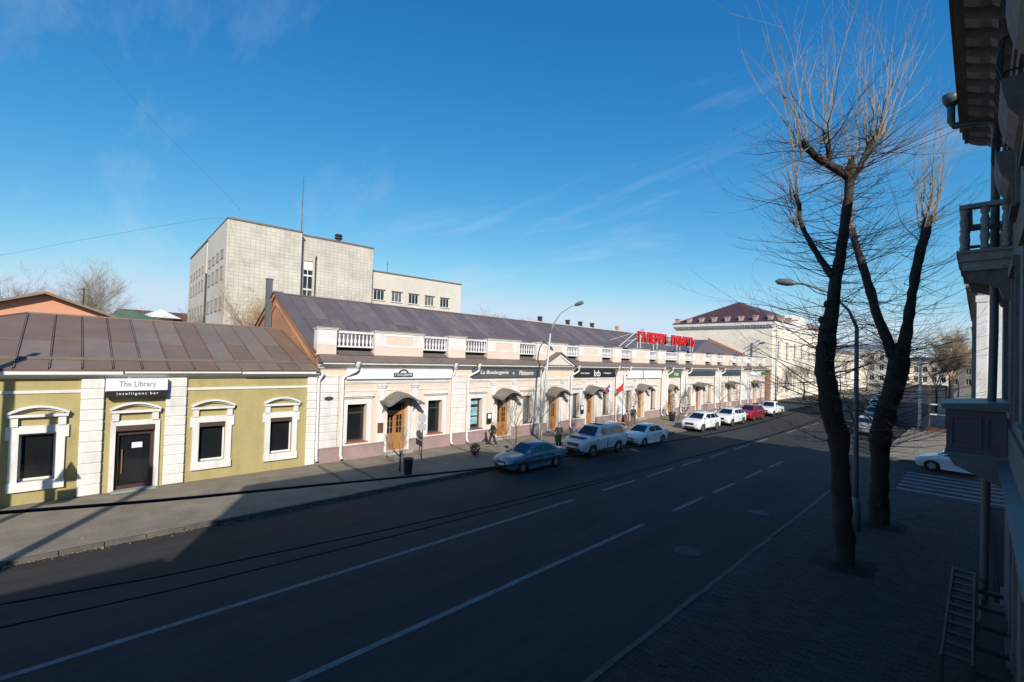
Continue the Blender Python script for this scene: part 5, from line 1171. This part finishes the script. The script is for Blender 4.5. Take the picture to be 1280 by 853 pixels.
T2 = dict(trunk=[((-2.71, 22.81, -0.16), 0.654), ((-2.69, 22.81, 0.47), 0.514), ((-2.68, 22.79, 1.71), 0.483), ((-2.69, 22.74, 2.96), 0.498), ((-2.67, 22.74, 3.74), 0.561), ((-2.54, 22.85, 4.46), 0.529), ((-2.35, 23.02, 5.15), 0.529), ((-2.23, 23.13, 5.94), 0.561), ((-2.19, 23.15, 6.72), 0.50), ((-2.19, 23.13, 7.05), 0.38)],
    limbs=[[((-2.32, 23.02, 6.45), 0.343), ((-2.59, 23.0, 7.34), 0.296), ((-2.85, 23.01, 8.14), 0.265), ((-3.09, 23.02, 9.12), 0.249), ((-3.34, 23.03, 10.12), 0.234), ((-3.58, 23.03, 11.04), 0.202), ((-3.72, 23.01, 11.82), 0.171)],
           [((-2.1, 23.24, 6.6), 0.374), ((-1.96, 23.08, 7.64), 0.311), ((-1.85, 23.02, 8.55), 0.28), ((-1.74, 22.96, 9.61), 0.265), ((-1.61, 22.93, 10.5), 0.249), ((-1.46, 22.92, 11.17), 0.249), ((-1.4, 22.96, 11.84), 0.187)]])
def lerp_path(path, f):
    k = f * (len(path) - 1); i = min(int(k), len(path) - 2); return Vector(path[i][0]).lerp(Vector(path[i + 1][0]), k - i), path[i][1]
def poplar(label, T, heads, epi, epi_rng):
    t = thing('poplar_tree', label, 'tree', T['trunk'][0][0], 0, 'pollarded poplars on the near pavement'); base = Vector(T['trunk'][0][0])
    sh = lambda p: Vector(p) - base
    q = MB(sh); bark(q, T['trunk'], 16)
    for k in range(14):                                                   # burrs and knots
        p, r = lerp_path(T['trunk'], rnd.uniform(.12, .85)); a = rnd.uniform(0, 6.28); d = Vector((math.cos(a), math.sin(a), rnd.uniform(-.1, .4)))
        c = p + d * r * .5; s = rnd.uniform(.06, .13)
        q.tube([c - d * s * 1.5, c - d * s * .3, c + d * s * .3, c + d * s * .8], [s * 1.0, s * 1.2, s * .9, s * .3], 7)
    obj('trunk', q, 'bark_dark', t, True)
    for l in T['limbs']:
        q = MB(sh); bark(q, l, 10); obj('limb', q, 'bark_dark', t, True)
    # whips from the pollard heads
    q = MB(sh)
    for (hx, hy, hz), n, Lr, spread, lean in heads:
        for k in range(max(3, int(n * .8))):
            a = rnd.uniform(0, 6.28); s = rnd.uniform(0, 1) ** .7 * spread
            twig(q, (hx + rnd.gauss(0, .1), hy + rnd.gauss(0, .1), hz + rnd.uniform(-.45, .1)), (math.cos(a) * s + lean[0], math.sin(a) * s + lean[1], 1), rnd.uniform(*Lr), rnd.uniform(.017, .034), .10, 4.0, .14, 4)
        for k in range(n):
            a = rnd.uniform(0, 6.28)
            twig(q, (hx, hy, hz - rnd.uniform(0, .5)), (math.cos(a), math.sin(a), rnd.uniform(.1, 1.0)), rnd.uniform(.5, 1.5), .010, .1, 2, .25)
    cr = obj('crown', q, 'twig_pale', t); 
    # thin shoots all along trunk and limbs
    q = MB(sh)
    for k in range(int(epi * 3.4)):
        src = T['trunk'] if rnd.random() < .6 else rnd.choice(T['limbs'])
        p, r = lerp_path(src, rnd.uniform(*(epi_rng if src is T['trunk'] else (0, 1)))); a = rnd.uniform(0, 6.28)
        L = rnd.uniform(.5, 1.0 + 2.5 * rnd.random())
        twig(q, p + Vector((math.cos(a), math.sin(a), 0)) * r * .55, (math.cos(a), math.sin(a), rnd.uniform(-.25, .55)), L, .006 + .0043 * L, rnd.uniform(.0, .16), 3.2, .24)
    obj('shoots', q, 'twig_brown', t)
    return t
poplar('nearer pollarded poplar with single knobbly trunk on the right pavement', T1,
       [((-3.62, 14.88, 12.5), 9, (2.4, 4.6), .3, (-.06, -.05)), ((-3.2, 15.75, 12.95), 7, (2.6, 4.8), .25, (0, 0)), ((-2.5, 18.46, 13.4), 12, (2.5, 4.4), .34, (.05, .05)), ((-2.37, 18.87, 13.8), 8, (2.2, 4.0), .34, (.08, .1)), ((-2.78, 17.05, 12.4), 3, (1.5, 3.2), .3, (0, 0)), ((-4.35, 17.28, 11.8), 8, (1.2, 3.0), .38, (-.15, 0)), ((-4.2, 17.2, 11.0), 5, (1.0, 2.2), .5, (-.2, 0))],
       150, (.25, .95))
poplar('farther poplar with its trunk forked into two limbs', T2,
       [((-1.4, 22.96, 11.8), 15, (2.4, 4.8), .34, (.02, .03)), ((-1.5, 22.93, 11.2), 9, (1.6, 3.6), .5, (.02, .03)), ((-3.72, 23.01, 11.8), 11, (1.6, 4.2), .34, (-.02, 0))],
       150, (.3, .98))

# ------------------------------------------------------------------ bare trees behind and saplings by the shops
DENS = .66
def grow(mb, p, d, L, r, lvl, maxl, spread, sides=3):
    p = Vector(p); d = Vector(d).normalized(); n = 3 if lvl else 5; pts = [p.copy()]; rs = [r]
    kids = []
    for k in range(n):
        d = (d + Vector((rnd.gauss(0, .13), rnd.gauss(0, .13), rnd.gauss(0, .08) + .06))).normalized(); p = p + d * L / n; pts.append(p.copy()); rs.append(r * (1 - .45 * (k + 1) / n))
        if lvl < maxl and (k >= 1 or lvl):
            for _ in range(2 if lvl < maxl - 1 else 3):
                if rnd.random() < DENS: kids.append((p.copy(), d.copy(), rs[-1]))
    mb.tube(pts, rs, max(sides, 6 - lvl), False)
    for kp, kd, kr in kids + [(p, d, rs[-1])]:
        if lvl >= maxl: break
        s = Vector((rnd.gauss(0, 1), rnd.gauss(0, 1), rnd.gauss(.15, .6))).normalized()
        grow(mb, kp, kd + s * spread, L * rnd.uniform(.52, .74), max(kr * .58, .006), lvl + 1, maxl, spread, sides)
def bare_tree(name, label, loc, h, m, maxl=4, spread=.75, r=None, group=None, tint='bark_dark', thick=1.0, scale=1.0):
    t = thing(name, label, 'tree', loc, 0, group); r = r or h * .016
    q = MB(); top = h * .34; q.tube([(0, 0, -.1), (h * .01, 0, top * .5), (0, h * .01, top)], [r * 1.25, r, r * .85], 8); obj('trunk', q, tint, t, True)
    q = MB(); grow(q, (0, 0, top * .85), (0, 0, 1), h * .30, r * .8, 0, maxl, spread)
    for k in range(3):
        a = rnd.uniform(0, 6.28); grow(q, (0, 0, top * rnd.uniform(.8, 1.0)), (math.cos(a), math.sin(a), .9), h * .26, r * .6, 0, maxl, spread)
    zmax = max(v[2] for v in q.v); f = h / zmax; q.v = [(v[0] * f * scale, v[1] * f * scale, top * .8 + (v[2] - top * .8) * (h - top * .8) / (zmax - top * .8)) for v in q.v]
    obj('crown', q, m, t); return t
GB = 'bare trees behind the roofs'
bare_tree('bare_tree', 'grey bare tree at the far left behind the terracotta house', (-107, -6.5, 0), 20.5, 'twig_grey', 4, .8, .28, GB)
bare_tree('bare_tree', 'tall grey bare tree right of the terracotta gable', (-99, 1.6, 0), 21.0, 'twig_grey', 4, .75, .28, GB)
bare_tree('bare_tree', 'low bushy bare tree between the gable and the white roof', (-90, 5.9, 0), 15.0, 'twig_grey', 4, .9, .22, GB, scale=1.2)
bare_tree('bare_tree', 'small pale bare tree left of the office block', (-84, 13.5, 0), 14.0, 'twig_grey', 4, .8, .15, GB)
bare_tree('bare_tree', 'ochre bare tree against the office block, left of the flue', (-55, 13.6, 0), 14.6, 'twig_ochre', 4, .85, .16, GB)
bare_tree('bare_tree', 'ochre bare tree against the stair window of the office block', (-55, 19.5, 0), 13.6, 'twig_ochre', 4, .8, .13, GB)
bare_tree('bare_tree', 'slight bare tree against the blank wall of the office block', (-52, 24.5, 0), 13.0, 'twig_grey', 4, .8, .12, GB)
bare_tree('bare_tree', 'bushy ochre tree just right of the office wing', (-47, 37.5, 0), 13.6, 'twig_ochre', 4, .9, .14, GB, scale=1.25)
bare_tree('bare_tree', 'ochre tree left of the brick gable', (-48, 41.5, 0), 13.3, 'twig_ochre', 4, .9, .14, GB, scale=1.2)
bare_tree('bare_tree', 'thin bare tree far behind the lamp head', (-82, 76, 0), 17.5, 'twig_grey', 4, .7, .16, GB)
bare_tree('bare_tree', 'thin bare tree far behind, right of the lamp head', (-78, 84, 0), 17.0, 'twig_grey', 4, .7, .16, GB)
for x, y, h, lb in ((-22.3, 96, 9.5, 'bare street tree in front of the cream corner building'), (-22.5, 128, 11, 'bare street tree on the left just beyond the corner building'), (-22.0, 160, 12, 'bare street tree far down the left pavement'), (-4.5, 92, 11, 'bare street tree on the right beyond the steel stand'), (-3.5, 150, 13, 'bare street tree behind the round brown tree'), (-20.5, 215, 14, 'bare tree at the end of the street, left of the stone building front'), (-12, 240, 14, 'bare tree at the end of the street before the pale yellow house')):
    bare_tree('street_tree', lb, (x, y, 0), h, 'twig_grey', 4, .75, .13, 'bare trees far down the street')
for x, y, h, lb in ((-88, 92, 18.5, 'thin bare tree above the long roof, left of the red letters'), (-70, 66, 15.5, 'low bare tree between the brick gable and the lamp head'), (-92, 104, 19, 'thin bare tree right behind the red rooftop letters')):
    bare_tree('bare_tree', lb, (x, y, 0), h, 'twig_grey', 4, .8, .16, GB, scale=1.2)
bare_tree('round_tree', 'round brown bare tree far down the right pavement', (-3.9, 122, 0), 15.5, 'twig_ochre', 5, .85, .35, None, scale=.78)
GS = 'bare saplings in front of the shops'; DENS = .45
for x, y, h, lb in ((-20.95, 12.5, 2.6, 'low forked sapling beside the litter bin'), (-21.9, 21.9, 4.3, 'sapling with pale stems left of the lamp post'), (-22.7, 25.25, 4.6, 'dark thin sapling right beside the lamp post'), (-22.0, 36.2, 4.2, 'sapling behind the big off-roader under the flags'), (-22.2, 46.5, 4.2, 'sapling in front of the white two-part board'), (-22.2, 57.5, 4.6, 'sapling behind the lone white crossover'), (-22.2, 67.5, 4.6, 'sapling behind the red car'), (-22.2, 79.0, 5.0, 'sapling near the far end of the shops')):
    bare_tree('sapling', lb, (x, y, 0), h, 'twig_grey', 3, .5, .04, GS, 'twig_brown', scale=1.0)

# ------------------------------------------------------------------ street furniture
def lamp(label, x, y, lean, reach, zt, name='street_lamp', base=True, paint='lamp_post_paint'):
    t = thing(name, label, 'street lamp', (x, y, 0)); s = 1 if reach > 0 else -1
    q = MB(); q.tube([(0, 0, 0), (lean * .5, 0, zt * .4), (lean, 0, zt * .8)], [.10, .085, .065], 10); obj('pole', q, paint, t, True)
    if base: q = MB(); q.lathe([(.16, 0), (.16, .9), (.13, 1.0), (.105, 1.2)], 0, 0, 10); obj('pole_base', q, paint, t, True)
    q = MB(); a = [(lean, 0, zt * .8), (lean + reach * .12, 0, zt * .87), (lean + reach * .4, 0, zt * .945), (lean + reach * .8, 0, zt * .99), (lean + reach, 0, zt)]; q.tube(a, [.06, .05, .042, .036, .034], 8); obj('arm', q, paint, t, True)
    q = MB(); d = (Vector(a[-1]) - Vector(a[-2])).normalized(); p = Vector(a[-1]); q.tube([p - d * .1, p + d * .05, p + d * .25, p + d * .6, p + d * .72], [.05, .11, .15, .13, .03], 8); q.v = [(v[0], v[1] * .9, v[2]) for v in q.v]; obj('lamp_head', q, 'lamp_head_grey', t, True)
    return t
lamp('curved street lamp on the shop pavement, its head above the purple roof', -23.1, 25.68, .75, 2.3, 9.95)
lamp('street lamp with curved arm between the two poplars', -3.2, 21.29, -.05, -2.1, 9.45, paint='lamp_post_dull')
lamp('slender street lamp farther along the shops, behind the red car', -23.0, 66.0, .4, 2.1, 9.0, base=False)
def post(name, label, cat, x, y, h, r, m):
    t = thing(name, label, cat, (x, y, 0)); q = MB(); q.tube([(0, 0, 0), (0, 0, h * .5), (0, 0, h)], [r * 1.15, r, r * .75], 8); obj('pole', q, m, t, True); return t
t = post('utility_pole', 'tall pale pole with wires at the far end of the shops', 'pole', -24.0, 85.8, 13.0, .14, 'lamp_post_paint')
for z in (11.2, 12.0, 12.7):
    q = MB(); q.box(-.06, .06, -.8, .8, z, z + .1); obj('crossarm', q, 'dark_iron', t)
t = post('traffic_post', 'dark slim post at the pavement corner behind the forked poplar', 'post', -4.64, 37.7, 3.0, .05, 'dark_iron'); q = MB(); q.box(-.05, .05, -.3, .3, 2.4, 3.0); obj('plate', q, 'dark_iron', t)
t = post('banner_pole', 'white sunlit pole beyond the side street', 'pole', -4.3, 63.5, 7.5, .13, 'white_pipe')
t = thing('steel_stand', 'rusty steel display stand with white shelves beyond the side street', 'stand', (-2.9, 62.5, 0))
for x in (-.6, .6):
    q = MB(); q.box(x - .05, x + .05, -.05, .05, 0, 4.6); obj('leg', q, 'rusty_brown', t)
for z in (1.6, 2.6, 4.5):
    q = MB(); q.box(-.549, .549, -.06, .06, z, z + .12); obj('shelf', q, 'white_pipe' if z < 4 else 'rusty_brown', t)
q = MB(); q.box(-.9, .9, -.5, .5, 0, .35); obj('base', q, 'rusty_brown', t)
# utility pole and road sign left of the frame: they throw the shadows on the yellow wall
post('utility_pole', 'steel tram-wire pole on the kerb left of the yellow facade', 'pole', -19.5, -4.7, 9.5, .16, 'lamp_post_paint')
t = post('road_sign', 'road sign with triangle and square plates on the kerb by the yellow facade', 'road sign', -19.6, -3.45, 6.5, .14, 'lamp_post_paint')
q = MB(); q.prism([(-.05, 2.6 + 1.3), (.75, 3.9), (.35, 4.7)], lambda p, s: (s, p[0] + .1, p[1]), .15, .17); obj('triangle_plate', q, 'zinc', t); q = MB(); q.box(.15, .17, .1, .75, 2.9, 3.6); obj('square_plate', q, 'zinc', t)
post('utility_pole', 'thick steel pole on the near pavement behind the camera', 'pole', -3.6, -9.9, 13.6, .22, 'lamp_post_paint')
# litter bin, sign from behind, shrub ball
t = thing('litter_bin', 'dark tapered litter bin at the kerb near the sapling', 'bin', (-20.14, 12.5, 0)); q = MB(); q.lathe([(.19, 0), (.25, .74), (.27, .75), (.27, .80), (.22, .80), (.2, .5)], 0, 0, 14); obj('bucket', q, 'sign_slate', t, True); q = MB(); q.lathe([(.20, .03), (.20, .07)], 0, 0, 14); obj('band', q, 'dark_iron', t)
t = thing('traffic_sign', 'round traffic sign seen from behind on a dark post by the first wooden door', 'traffic sign', (-22.45, 14.8, 0))
q = MB(); q.tube([(0, 0, 0), (0, 0, 2.75)], .03, 8); obj('post', q, 'dark_iron', t)
d = Vector((0.35, -.94, 0)); e = Vector((.94, .35, 0))
q = MB(); q.prism([(.28 * math.cos(k * .393), 2.42 + .28 * math.sin(k * .393)) for k in range(16)], lambda p, s: tuple(e * p[0] + d * s + Vector((0, 0, p[1]))), .035, .05); obj('round_plate', q, 'lamp_post_paint', t)
q = MB(); q.prism([(-.27, 1.72), (.27, 1.72), (.27, 2.08), (-.27, 2.08)], lambda p, s: tuple(e * p[0] + d * s + Vector((0, 0, p[1]))), .035, .05); obj('square_plate', q, 'lamp_post_paint', t)
def shrub(name, label, loc, r, h, m, n=260, pot=None, group=None):
    t = thing(name, label, 'shrub', loc, 0, group); q = MB(); z0 = .38 if pot else 0
    q.tube([(0, 0, 0), (0, 0, z0 + h * .6)], .02, 5); obj('stem', q, 'twig_brown', t); q = MB()
    for k in range(n):
        a, z = rnd.uniform(0, 6.28), rnd.uniform(0, 1); rr = r * math.sqrt(max(.05, 1 - (2 * z - 1) ** 2)) * rnd.uniform(.4, 1.05)
        c = Vector((math.cos(a) * rr, math.sin(a) * rr, z0 + .05 + z * h)); s = rnd.uniform(.03, .075)
        u = Vector((rnd.gauss(0, 1), rnd.gauss(0, 1), rnd.gauss(0, 1))).normalized(); v = u.orthogonal().normalized(); q.poly([c - u * s, c + v * s * .6, c + u * s, c - v * s * .6])
    obj('crown', q, m, t)
    if pot: q = MB(); q.lathe([(.16, 0), (.24, .36), (.26, .38), (.26, .42), (.2, .42)], 0, 0, 12); obj('pot', q, pot, t)
    return t
shrub('dry_shrub', 'small round dry brown shrub on the pavement between the downpipes', (-21.5, 18.0, 0), .34, .7, 'rusty_brown')
shrub('potted_conifer', 'dark narrow conifer in a pot left of the yellow arched door', (-24.1, 48.9, 0), .42, 2.1, 'cloth_grey_green', 420, 'concrete', 'potted conifers at the arched door')
shrub('potted_conifer', 'dark narrow conifer in a pot right of the yellow arched door', (-24.1, 52.4, 0), .42, 2.1, 'cloth_grey_green', 420, 'concrete', 'potted conifers at the arched door')
t = thing('litter_bin', 'dark round litter bin in front of the arched door, behind the white sedan', 'bin', (-22.3, 45.2, 0)); q = MB(); q.lathe([(.26, 0), (.34, .75), (.36, .9), (.3, .95)], 0, 0, 12); obj('bucket', q, 'sign_black', t, True)
t = thing('sandwich_board', 'dark red sandwich board on the pavement left of the man with the rucksack', 'sandwich board', (-23.6, 38.2, 0))
for s in (-1, 1):
    q = MB(); q.prism([(s * .3, 0), (s * .27, 0), (s * .0, .95), (s * .03, .95)], lambda p, u: (p[0], u, p[1]), -.3, .3); obj('panel', q, 'rusty_brown', t)
# flags on the wall
def flag(label, y, ang, cols):
    t = thing('wall_flag', label, 'flag', (FX + .1, y, 3.0), 0, 'flags on the pink building'); d = Vector((math.cos(ang), .25, math.sin(ang))).normalized()
    q = MB(); q.tube([(0, 0, 0), d * 1.5], .016, 5); obj('staff', q, 'white_pipe', t)
    for k, m in enumerate(cols):
        q = MB(); n = 8
        for j in range(n):
            f0, f1 = j / n, (j + 1) / n; w_ = lambda f: .06 * math.sin(f * 7)
            a = lambda f, e: tuple(d * (1.45 - e * .75) + Vector((w_(f) * .8, w_(f), -f * .62)))
            e0, e1 = k / len(cols), (k + 1) / len(cols); q.quad(a(f0, e0), a(f0, e1), a(f1, e1), a(f1, e0))
        obj('stripe', q, m, t)
flag('white, blue and red flag on the wall, left one', 35.9, .85, ('letter_white', 'flag_blue', 'flag_red'))
flag('red flag on the wall, right one', 37.9, .8, ('flag_red', 'flag_red'))
# overhead cables
def cable(label, pts, r):
    q = MB(); P = [Vector(p) for p in pts]; out = []
    for i in range(len(P) - 1):
        p0, p1, p2, p3 = P[max(i - 1, 0)], P[i], P[i + 1], P[min(i + 2, len(P) - 1)]
        for k in range(6):
            t = k / 6; out.append(.5 * ((2 * p1) + (p2 - p0) * t + (2 * p0 - 5 * p1 + 4 * p2 - p3) * t * t + (3 * p1 - p0 - 3 * p2 + p3) * t ** 3))
    out.append(P[-1]); q.tube(out, r, 6); o = obj('overhead_cable', q, 'dark_iron', None, True); tag(o, label, 'cable', 'cables strung along the street'); return o
X = -3.5
cable('thick black cable sagging over the shop kerb line, uppermost of the three', [(X, -9.3, 6.6), (X, -4, 5.55), (X, -.22, 5.13), (X, 1.18, 5.01), (X, 3.19, 4.87), (X, 4.73, 4.82), (X, 9.09, 4.69), (X, 13.0, 4.73), (X, 15.2, 4.81), (-3.2, 21.3, 5.3)], .0095)
cable('black cable over the roadway, upper of the close pair', [(X, -9.3, 5.9), (X, -4, 5.05), (X, -.21, 4.66), (X, .98, 4.57), (X, 3.47, 4.47), (X, 9.39, 4.36), (X, 14.7, 4.36), (-3.2, 21.3, 4.7)], .0055)
cable('black cable over the roadway, lower of the close pair', [(X, -9.3, 5.5), (X, -4, 4.8), (X, -.20, 4.54), (X, .99, 4.48), (X, 3.47, 4.42), (X, 9.31, 4.35), (X, 14.7, 4.33), (-3.2, 21.3, 4.6)], .0055)
cable('thin wire running down across the upper left sky', [(-22, -3.0, 20.9), (-20.07, -0.85, 17.09), (-18.5, 0.84, 14.08), (-16.77, 2.69, 11.58), (-15.9, 3.62, 10.33)], .0028)
cable('thin wire in the left sky towards the office block', [(-73, -11, 13.6), (-67.6, -5.2, 14.7), (-62.1, .4, 16.4), (-54, 9.0, 18.9), (-66.5, 13.9, 22.6)], .009)

# ------------------------------------------------------------------ people
def skinned(name, joints, edges, m, parent, sub=2, root=0):
    me = bpy.data.meshes.new(name); names = list(joints); me.from_pydata([joints[n][0] for n in names], [(names.index(a), names.index(b)) for a, b in edges], [])
    me.materials.append(M[m]); o = link(name, me, parent)
    md = o.modifiers.new('skin', 'SKIN'); md.use_smooth_shade = True
    for i, n in enumerate(names):
        r = joints[n][1]; sv = me.skin_vertices[0].data[i]; sv.radius = r if hasattr(r, '__len__') else (r, r); sv.use_root = (i == root)
    ss = o.modifiers.new('smooth', 'SUBSURF'); ss.levels = sub; ss.render_levels = sub
    return o
def person(label, loc, rotz, top, legs, stride=.25, arms=((.12, .05), (-.12, .05)), bend=.0, cap=None, hood=False, bag=None, rucksack=False, long_coat=False):
    t = thing('person', label, 'person', loc, rotz)
    s = stride
    J = dict(pelvis=((0, 0, .95), (.13, .10)), waist=((0, .01, 1.1), (.125, .095)), chest=((0, .0, 1.32), (.155, .11)), neck=((0, .02, 1.5), .058), head0=((0, .04, 1.58), (.072, .085)), head1=((0, .045, 1.69), (.078, .095)), crown=((0, .03, 1.76), (.05, .06)))
    E = [('pelvis', 'waist'), ('waist', 'chest'), ('chest', 'neck'), ('neck', 'head0'), ('head0', 'head1'), ('head1', 'crown')]
    for sd, k in ((1, 'l'), (-1, 'r')):
        f = s * sd; af = arms[0 if sd == 1 else 1]
        J[k + 'hip'] = ((sd * .09, f * .1, .88), .088); J[k + 'knee'] = ((sd * .10, f * .55 + .04, .49), .062); J[k + 'ank'] = ((sd * .10, f * 1.05 - .02, .10), .045); J[k + 'toe'] = ((sd * .12, f * 1.05 + .16, .045), (.045, .032))
        J[k + 'sho'] = ((sd * .18, 0, 1.42), .062); J[k + 'elb'] = ((sd * .25, af[0] * .6 - .05, 1.15), .046); J[k + 'wri'] = ((sd * .24, af[0] + .1, .92 + af[1] * 2), .034); J[k + 'palm'] = ((sd * .235, af[0] + .15, .86 + af[1] * 2), (.036, .02))
        E += [('pelvis', k + 'hip'), (k + 'hip', k + 'knee'), (k + 'knee', k + 'ank'), (k + 'ank', k + 'toe'), ('chest', k + 'sho'), (k + 'sho', k + 'elb'), (k + 'elb', k + 'wri'), (k + 'wri', k + 'palm')]
        for q_ in range(4):
            J[f'{k}f{q_}'] = ((sd * (.235 - .004 * q_), af[0] + .135 + .018 * q_, .775 + .012 * abs(q_ - 1.4) + af[1] * 2), .0085); E.append((k + 'palm', f'{k}f{q_}'))
        J[k + 'thumb'] = ((sd * .215, af[0] + .205, .82 + af[1] * 2), .0095); E.append((k + 'palm', k + 'thumb'))
    if bend:
        for n in J:
            p, r = J[n]
            if p[2] > .95: J[n] = ((p[0], p[1] + (p[2] - .95) * bend, p[2] - abs(bend) * .03), r)
    skinned('body', J, E, 'skin', t, 2)
    g = lambda n, f, dz=0: ((J[n][0][0], J[n][0][1], J[n][0][2] + dz), tuple(c * f for c in (J[n][1] if hasattr(J[n][1], '__len__') else (J[n][1],) * 2)))
    K = {n: g(n, 1.25) for n in ('waist', 'chest', 'lsho', 'lelb', 'lwri', 'rsho', 'relb', 'rwri')}; K['hem'] = ((0, J['pelvis'][0][1], .80 if not long_coat else .62), (.20, .16)); K['collar'] = g('neck', 1.5, -.04); K['pel'] = g('pelvis', 1.38)
    skinned('jacket', K, [('waist', 'chest'), ('chest', 'collar'), ('waist', 'pel'), ('pel', 'hem')] + [e for e in E if e[0] in K and e[1] in K and e[0][0] in 'lrc' and e != ('waist', 'chest')], top, t, 2)
    K = {n: g(n, 1.3) for n in ('pelvis', 'lhip', 'lknee', 'rhip', 'rknee')}; K['lank'] = g('lank', 1.45); K['rank'] = g('rank', 1.45)
    skinned('trousers', K, [e for e in E if e[0] in K and e[1] in K], legs, t, 2)
    for k in 'lr':
        a, b = J[k + 'ank'][0], J[k + 'toe'][0]
        skinned('shoe', {'h': ((a[0], a[1] - .05, .05), (.05, .045)), 'm': ((a[0], a[1] + .05, .05), (.05, .045)), 't': ((b[0], b[1] + .03, .04), (.045, .032))}, [('h', 'm'), ('m', 't')], 'cloth_black', t, 1)
    hb = J['head1'][0]
    skinned('hair' if not cap else 'cap', {'a': ((hb[0], hb[1] - .05, hb[2] - .03 if not hood else hb[2] - .12), (.088, .075)), 'b': ((hb[0], hb[1] - .02, hb[2] + .05), (.092, .10)), 'c': ((hb[0], hb[1] + .01, hb[2] + .10), (.05, .06))}, [('a', 'b'), ('b', 'c')], cap or 'hair_dark', t, 2)
    q = MB(); q.prism([(-.016, hb[2] - .045), (.016, hb[2] - .045), (.006, hb[2] + .015), (-.006, hb[2] + .015)], lambda p, u: (p[0], hb[1] + u, p[1]), .07, .12); obj('nose', q, 'skin', t)
    for sx in (-1, 1):
        q = MB(); q.lathe([(.004, -.008), (.012, 0), (.004, .008)], sx * .032, hb[1] + .098, 6, hb[2] + .012); obj('eye', q, 'hair_dark', t)
        q = MB(); q.lathe([(.008, -.03), (.016, 0), (.008, .03)], hb[0] + sx * .085, hb[1] + .0, 6, hb[2] - .005); obj('ear', q, 'skin', t)
    q = MB(); q.box(-.022, .022, hb[1] + .085, hb[1] + .098, hb[2] - .075, hb[2] - .066); obj('mouth', q, 'terracotta_pot', t)
    return t
person('pedestrian in black with a pale cap walking past the second door', (-22.9, 20.7, 0), R(160), 'cloth_black', 'cloth_black', .24, ((.16, .03), (-.14, .0)), cap='cap_white')
person('person in dark fur-trimmed coat with a bag between the blue and pearl cars', (-19.7, 23.8, 0), R(215), 'cloth_brown', 'cloth_black', .06, ((.2, .12), (.2, .12)), cap='cloth_brown', hood=True, long_coat=True)
t = thing('shopping_bag', 'bright green bag held by the person in the dark coat', 'bag', (-19.52, 23.52, .55), R(215)); q = MB(); q.prism([(-.2, 0), (.2, 0), (.23, .42), (-.23, .42)], lambda p, u: (p[0], u, p[1]), -.09, .09); obj('sack', q, 'bag_green', t)
q = MB(); q.tube([(-.1, 0, .42), (-.06, 0, .58), (.06, 0, .58), (.1, 0, .42)], .012, 5); obj('handle', q, 'bag_green', t)
person('man in navy jacket with a rucksack walking beside the fourth wooden door', (-23.2, 39.1, 0), R(20), 'cloth_navy', 'cloth_grey_green', .22, ((.1, .0), (-.1, .0)), .08, cap='hair_dark')
t = thing('rucksack', 'dark brown rucksack on the back of the man in navy', 'rucksack', (-23.13, 38.93, 1.0), R(20)); q = MB(); q.prism([(-.16, 0), (.16, 0), (.18, .3), (.1, .46), (-.1, .46), (-.18, .3)], lambda p, u: (p[0], u, p[1]), -.16, .06); o = obj('sack', q, 'cloth_brown', t); bevel(o, .03, 2); q = MB(); q.box(-.11, .11, -.2, -.161, .06, .22); obj('pocket', q, 'cloth_brown', t)

# dry leaves blown along the sunny kerb
q = MB()
for k in range(700):
    y = rnd.uniform(-6, 12) if rnd.random() < .8 else rnd.uniform(12, 40); x = XL + abs(rnd.gauss(0, .10)) + .01; z = ROAD_Z + .006 + rnd.uniform(0, .02)
    if rnd.random() < .3: x, z = XL - .16 - abs(rnd.gauss(0, .35)), .004 + rnd.uniform(0, .012)
    a = rnd.uniform(0, 6.28); s_ = rnd.uniform(.02, .045); u = Vector((math.cos(a), math.sin(a), rnd.uniform(-.3, .3))) * s_; v = Vector((-math.sin(a), math.cos(a), rnd.uniform(-.3, .3))) * s_ * .7
    c = Vector((x, y, z + .01)); q.poly([c - u, c + v, c + u, c - v])
o = obj('leaf_litter', q, 'twig_ochre', None); tag(o, 'dry brown leaves scattered along the left kerb', 'leaves', kind='stuff')

# water marks running from the downpipes to the kerb
for y in (9.7, 11.0, 18.58, 19.92, 27.55, 31.35, 38.42, 39.8, 47.6, 48.85):
    q = MB(); n = 12; x0, x1 = -24.5, -24.5 + rnd.uniform(2.8, 5.2); pts = []; yy = y; k_ = rnd.uniform(-.03, -.01)
    for j in range(n + 1):
        pts.append((x0 + (x1 - x0) * j / n, yy, .07 + .06 * math.sin(math.pi * min(1, j / n * 1.4)) * rnd.uniform(.6, 1.3) * (1 if j < n else .1))); yy += k_ * rnd.uniform(.2, 2.2)
    for (xa, ya, wa), (xb, yb, wb) in zip(pts, pts[1:]): q.quad((xa, ya - wa, .004), (xb, yb - wb, .004), (xb, yb + wb, .004), (xa, ya + wa, .004))
    obj('water_stain', q, 'wet_stain', pav_l)
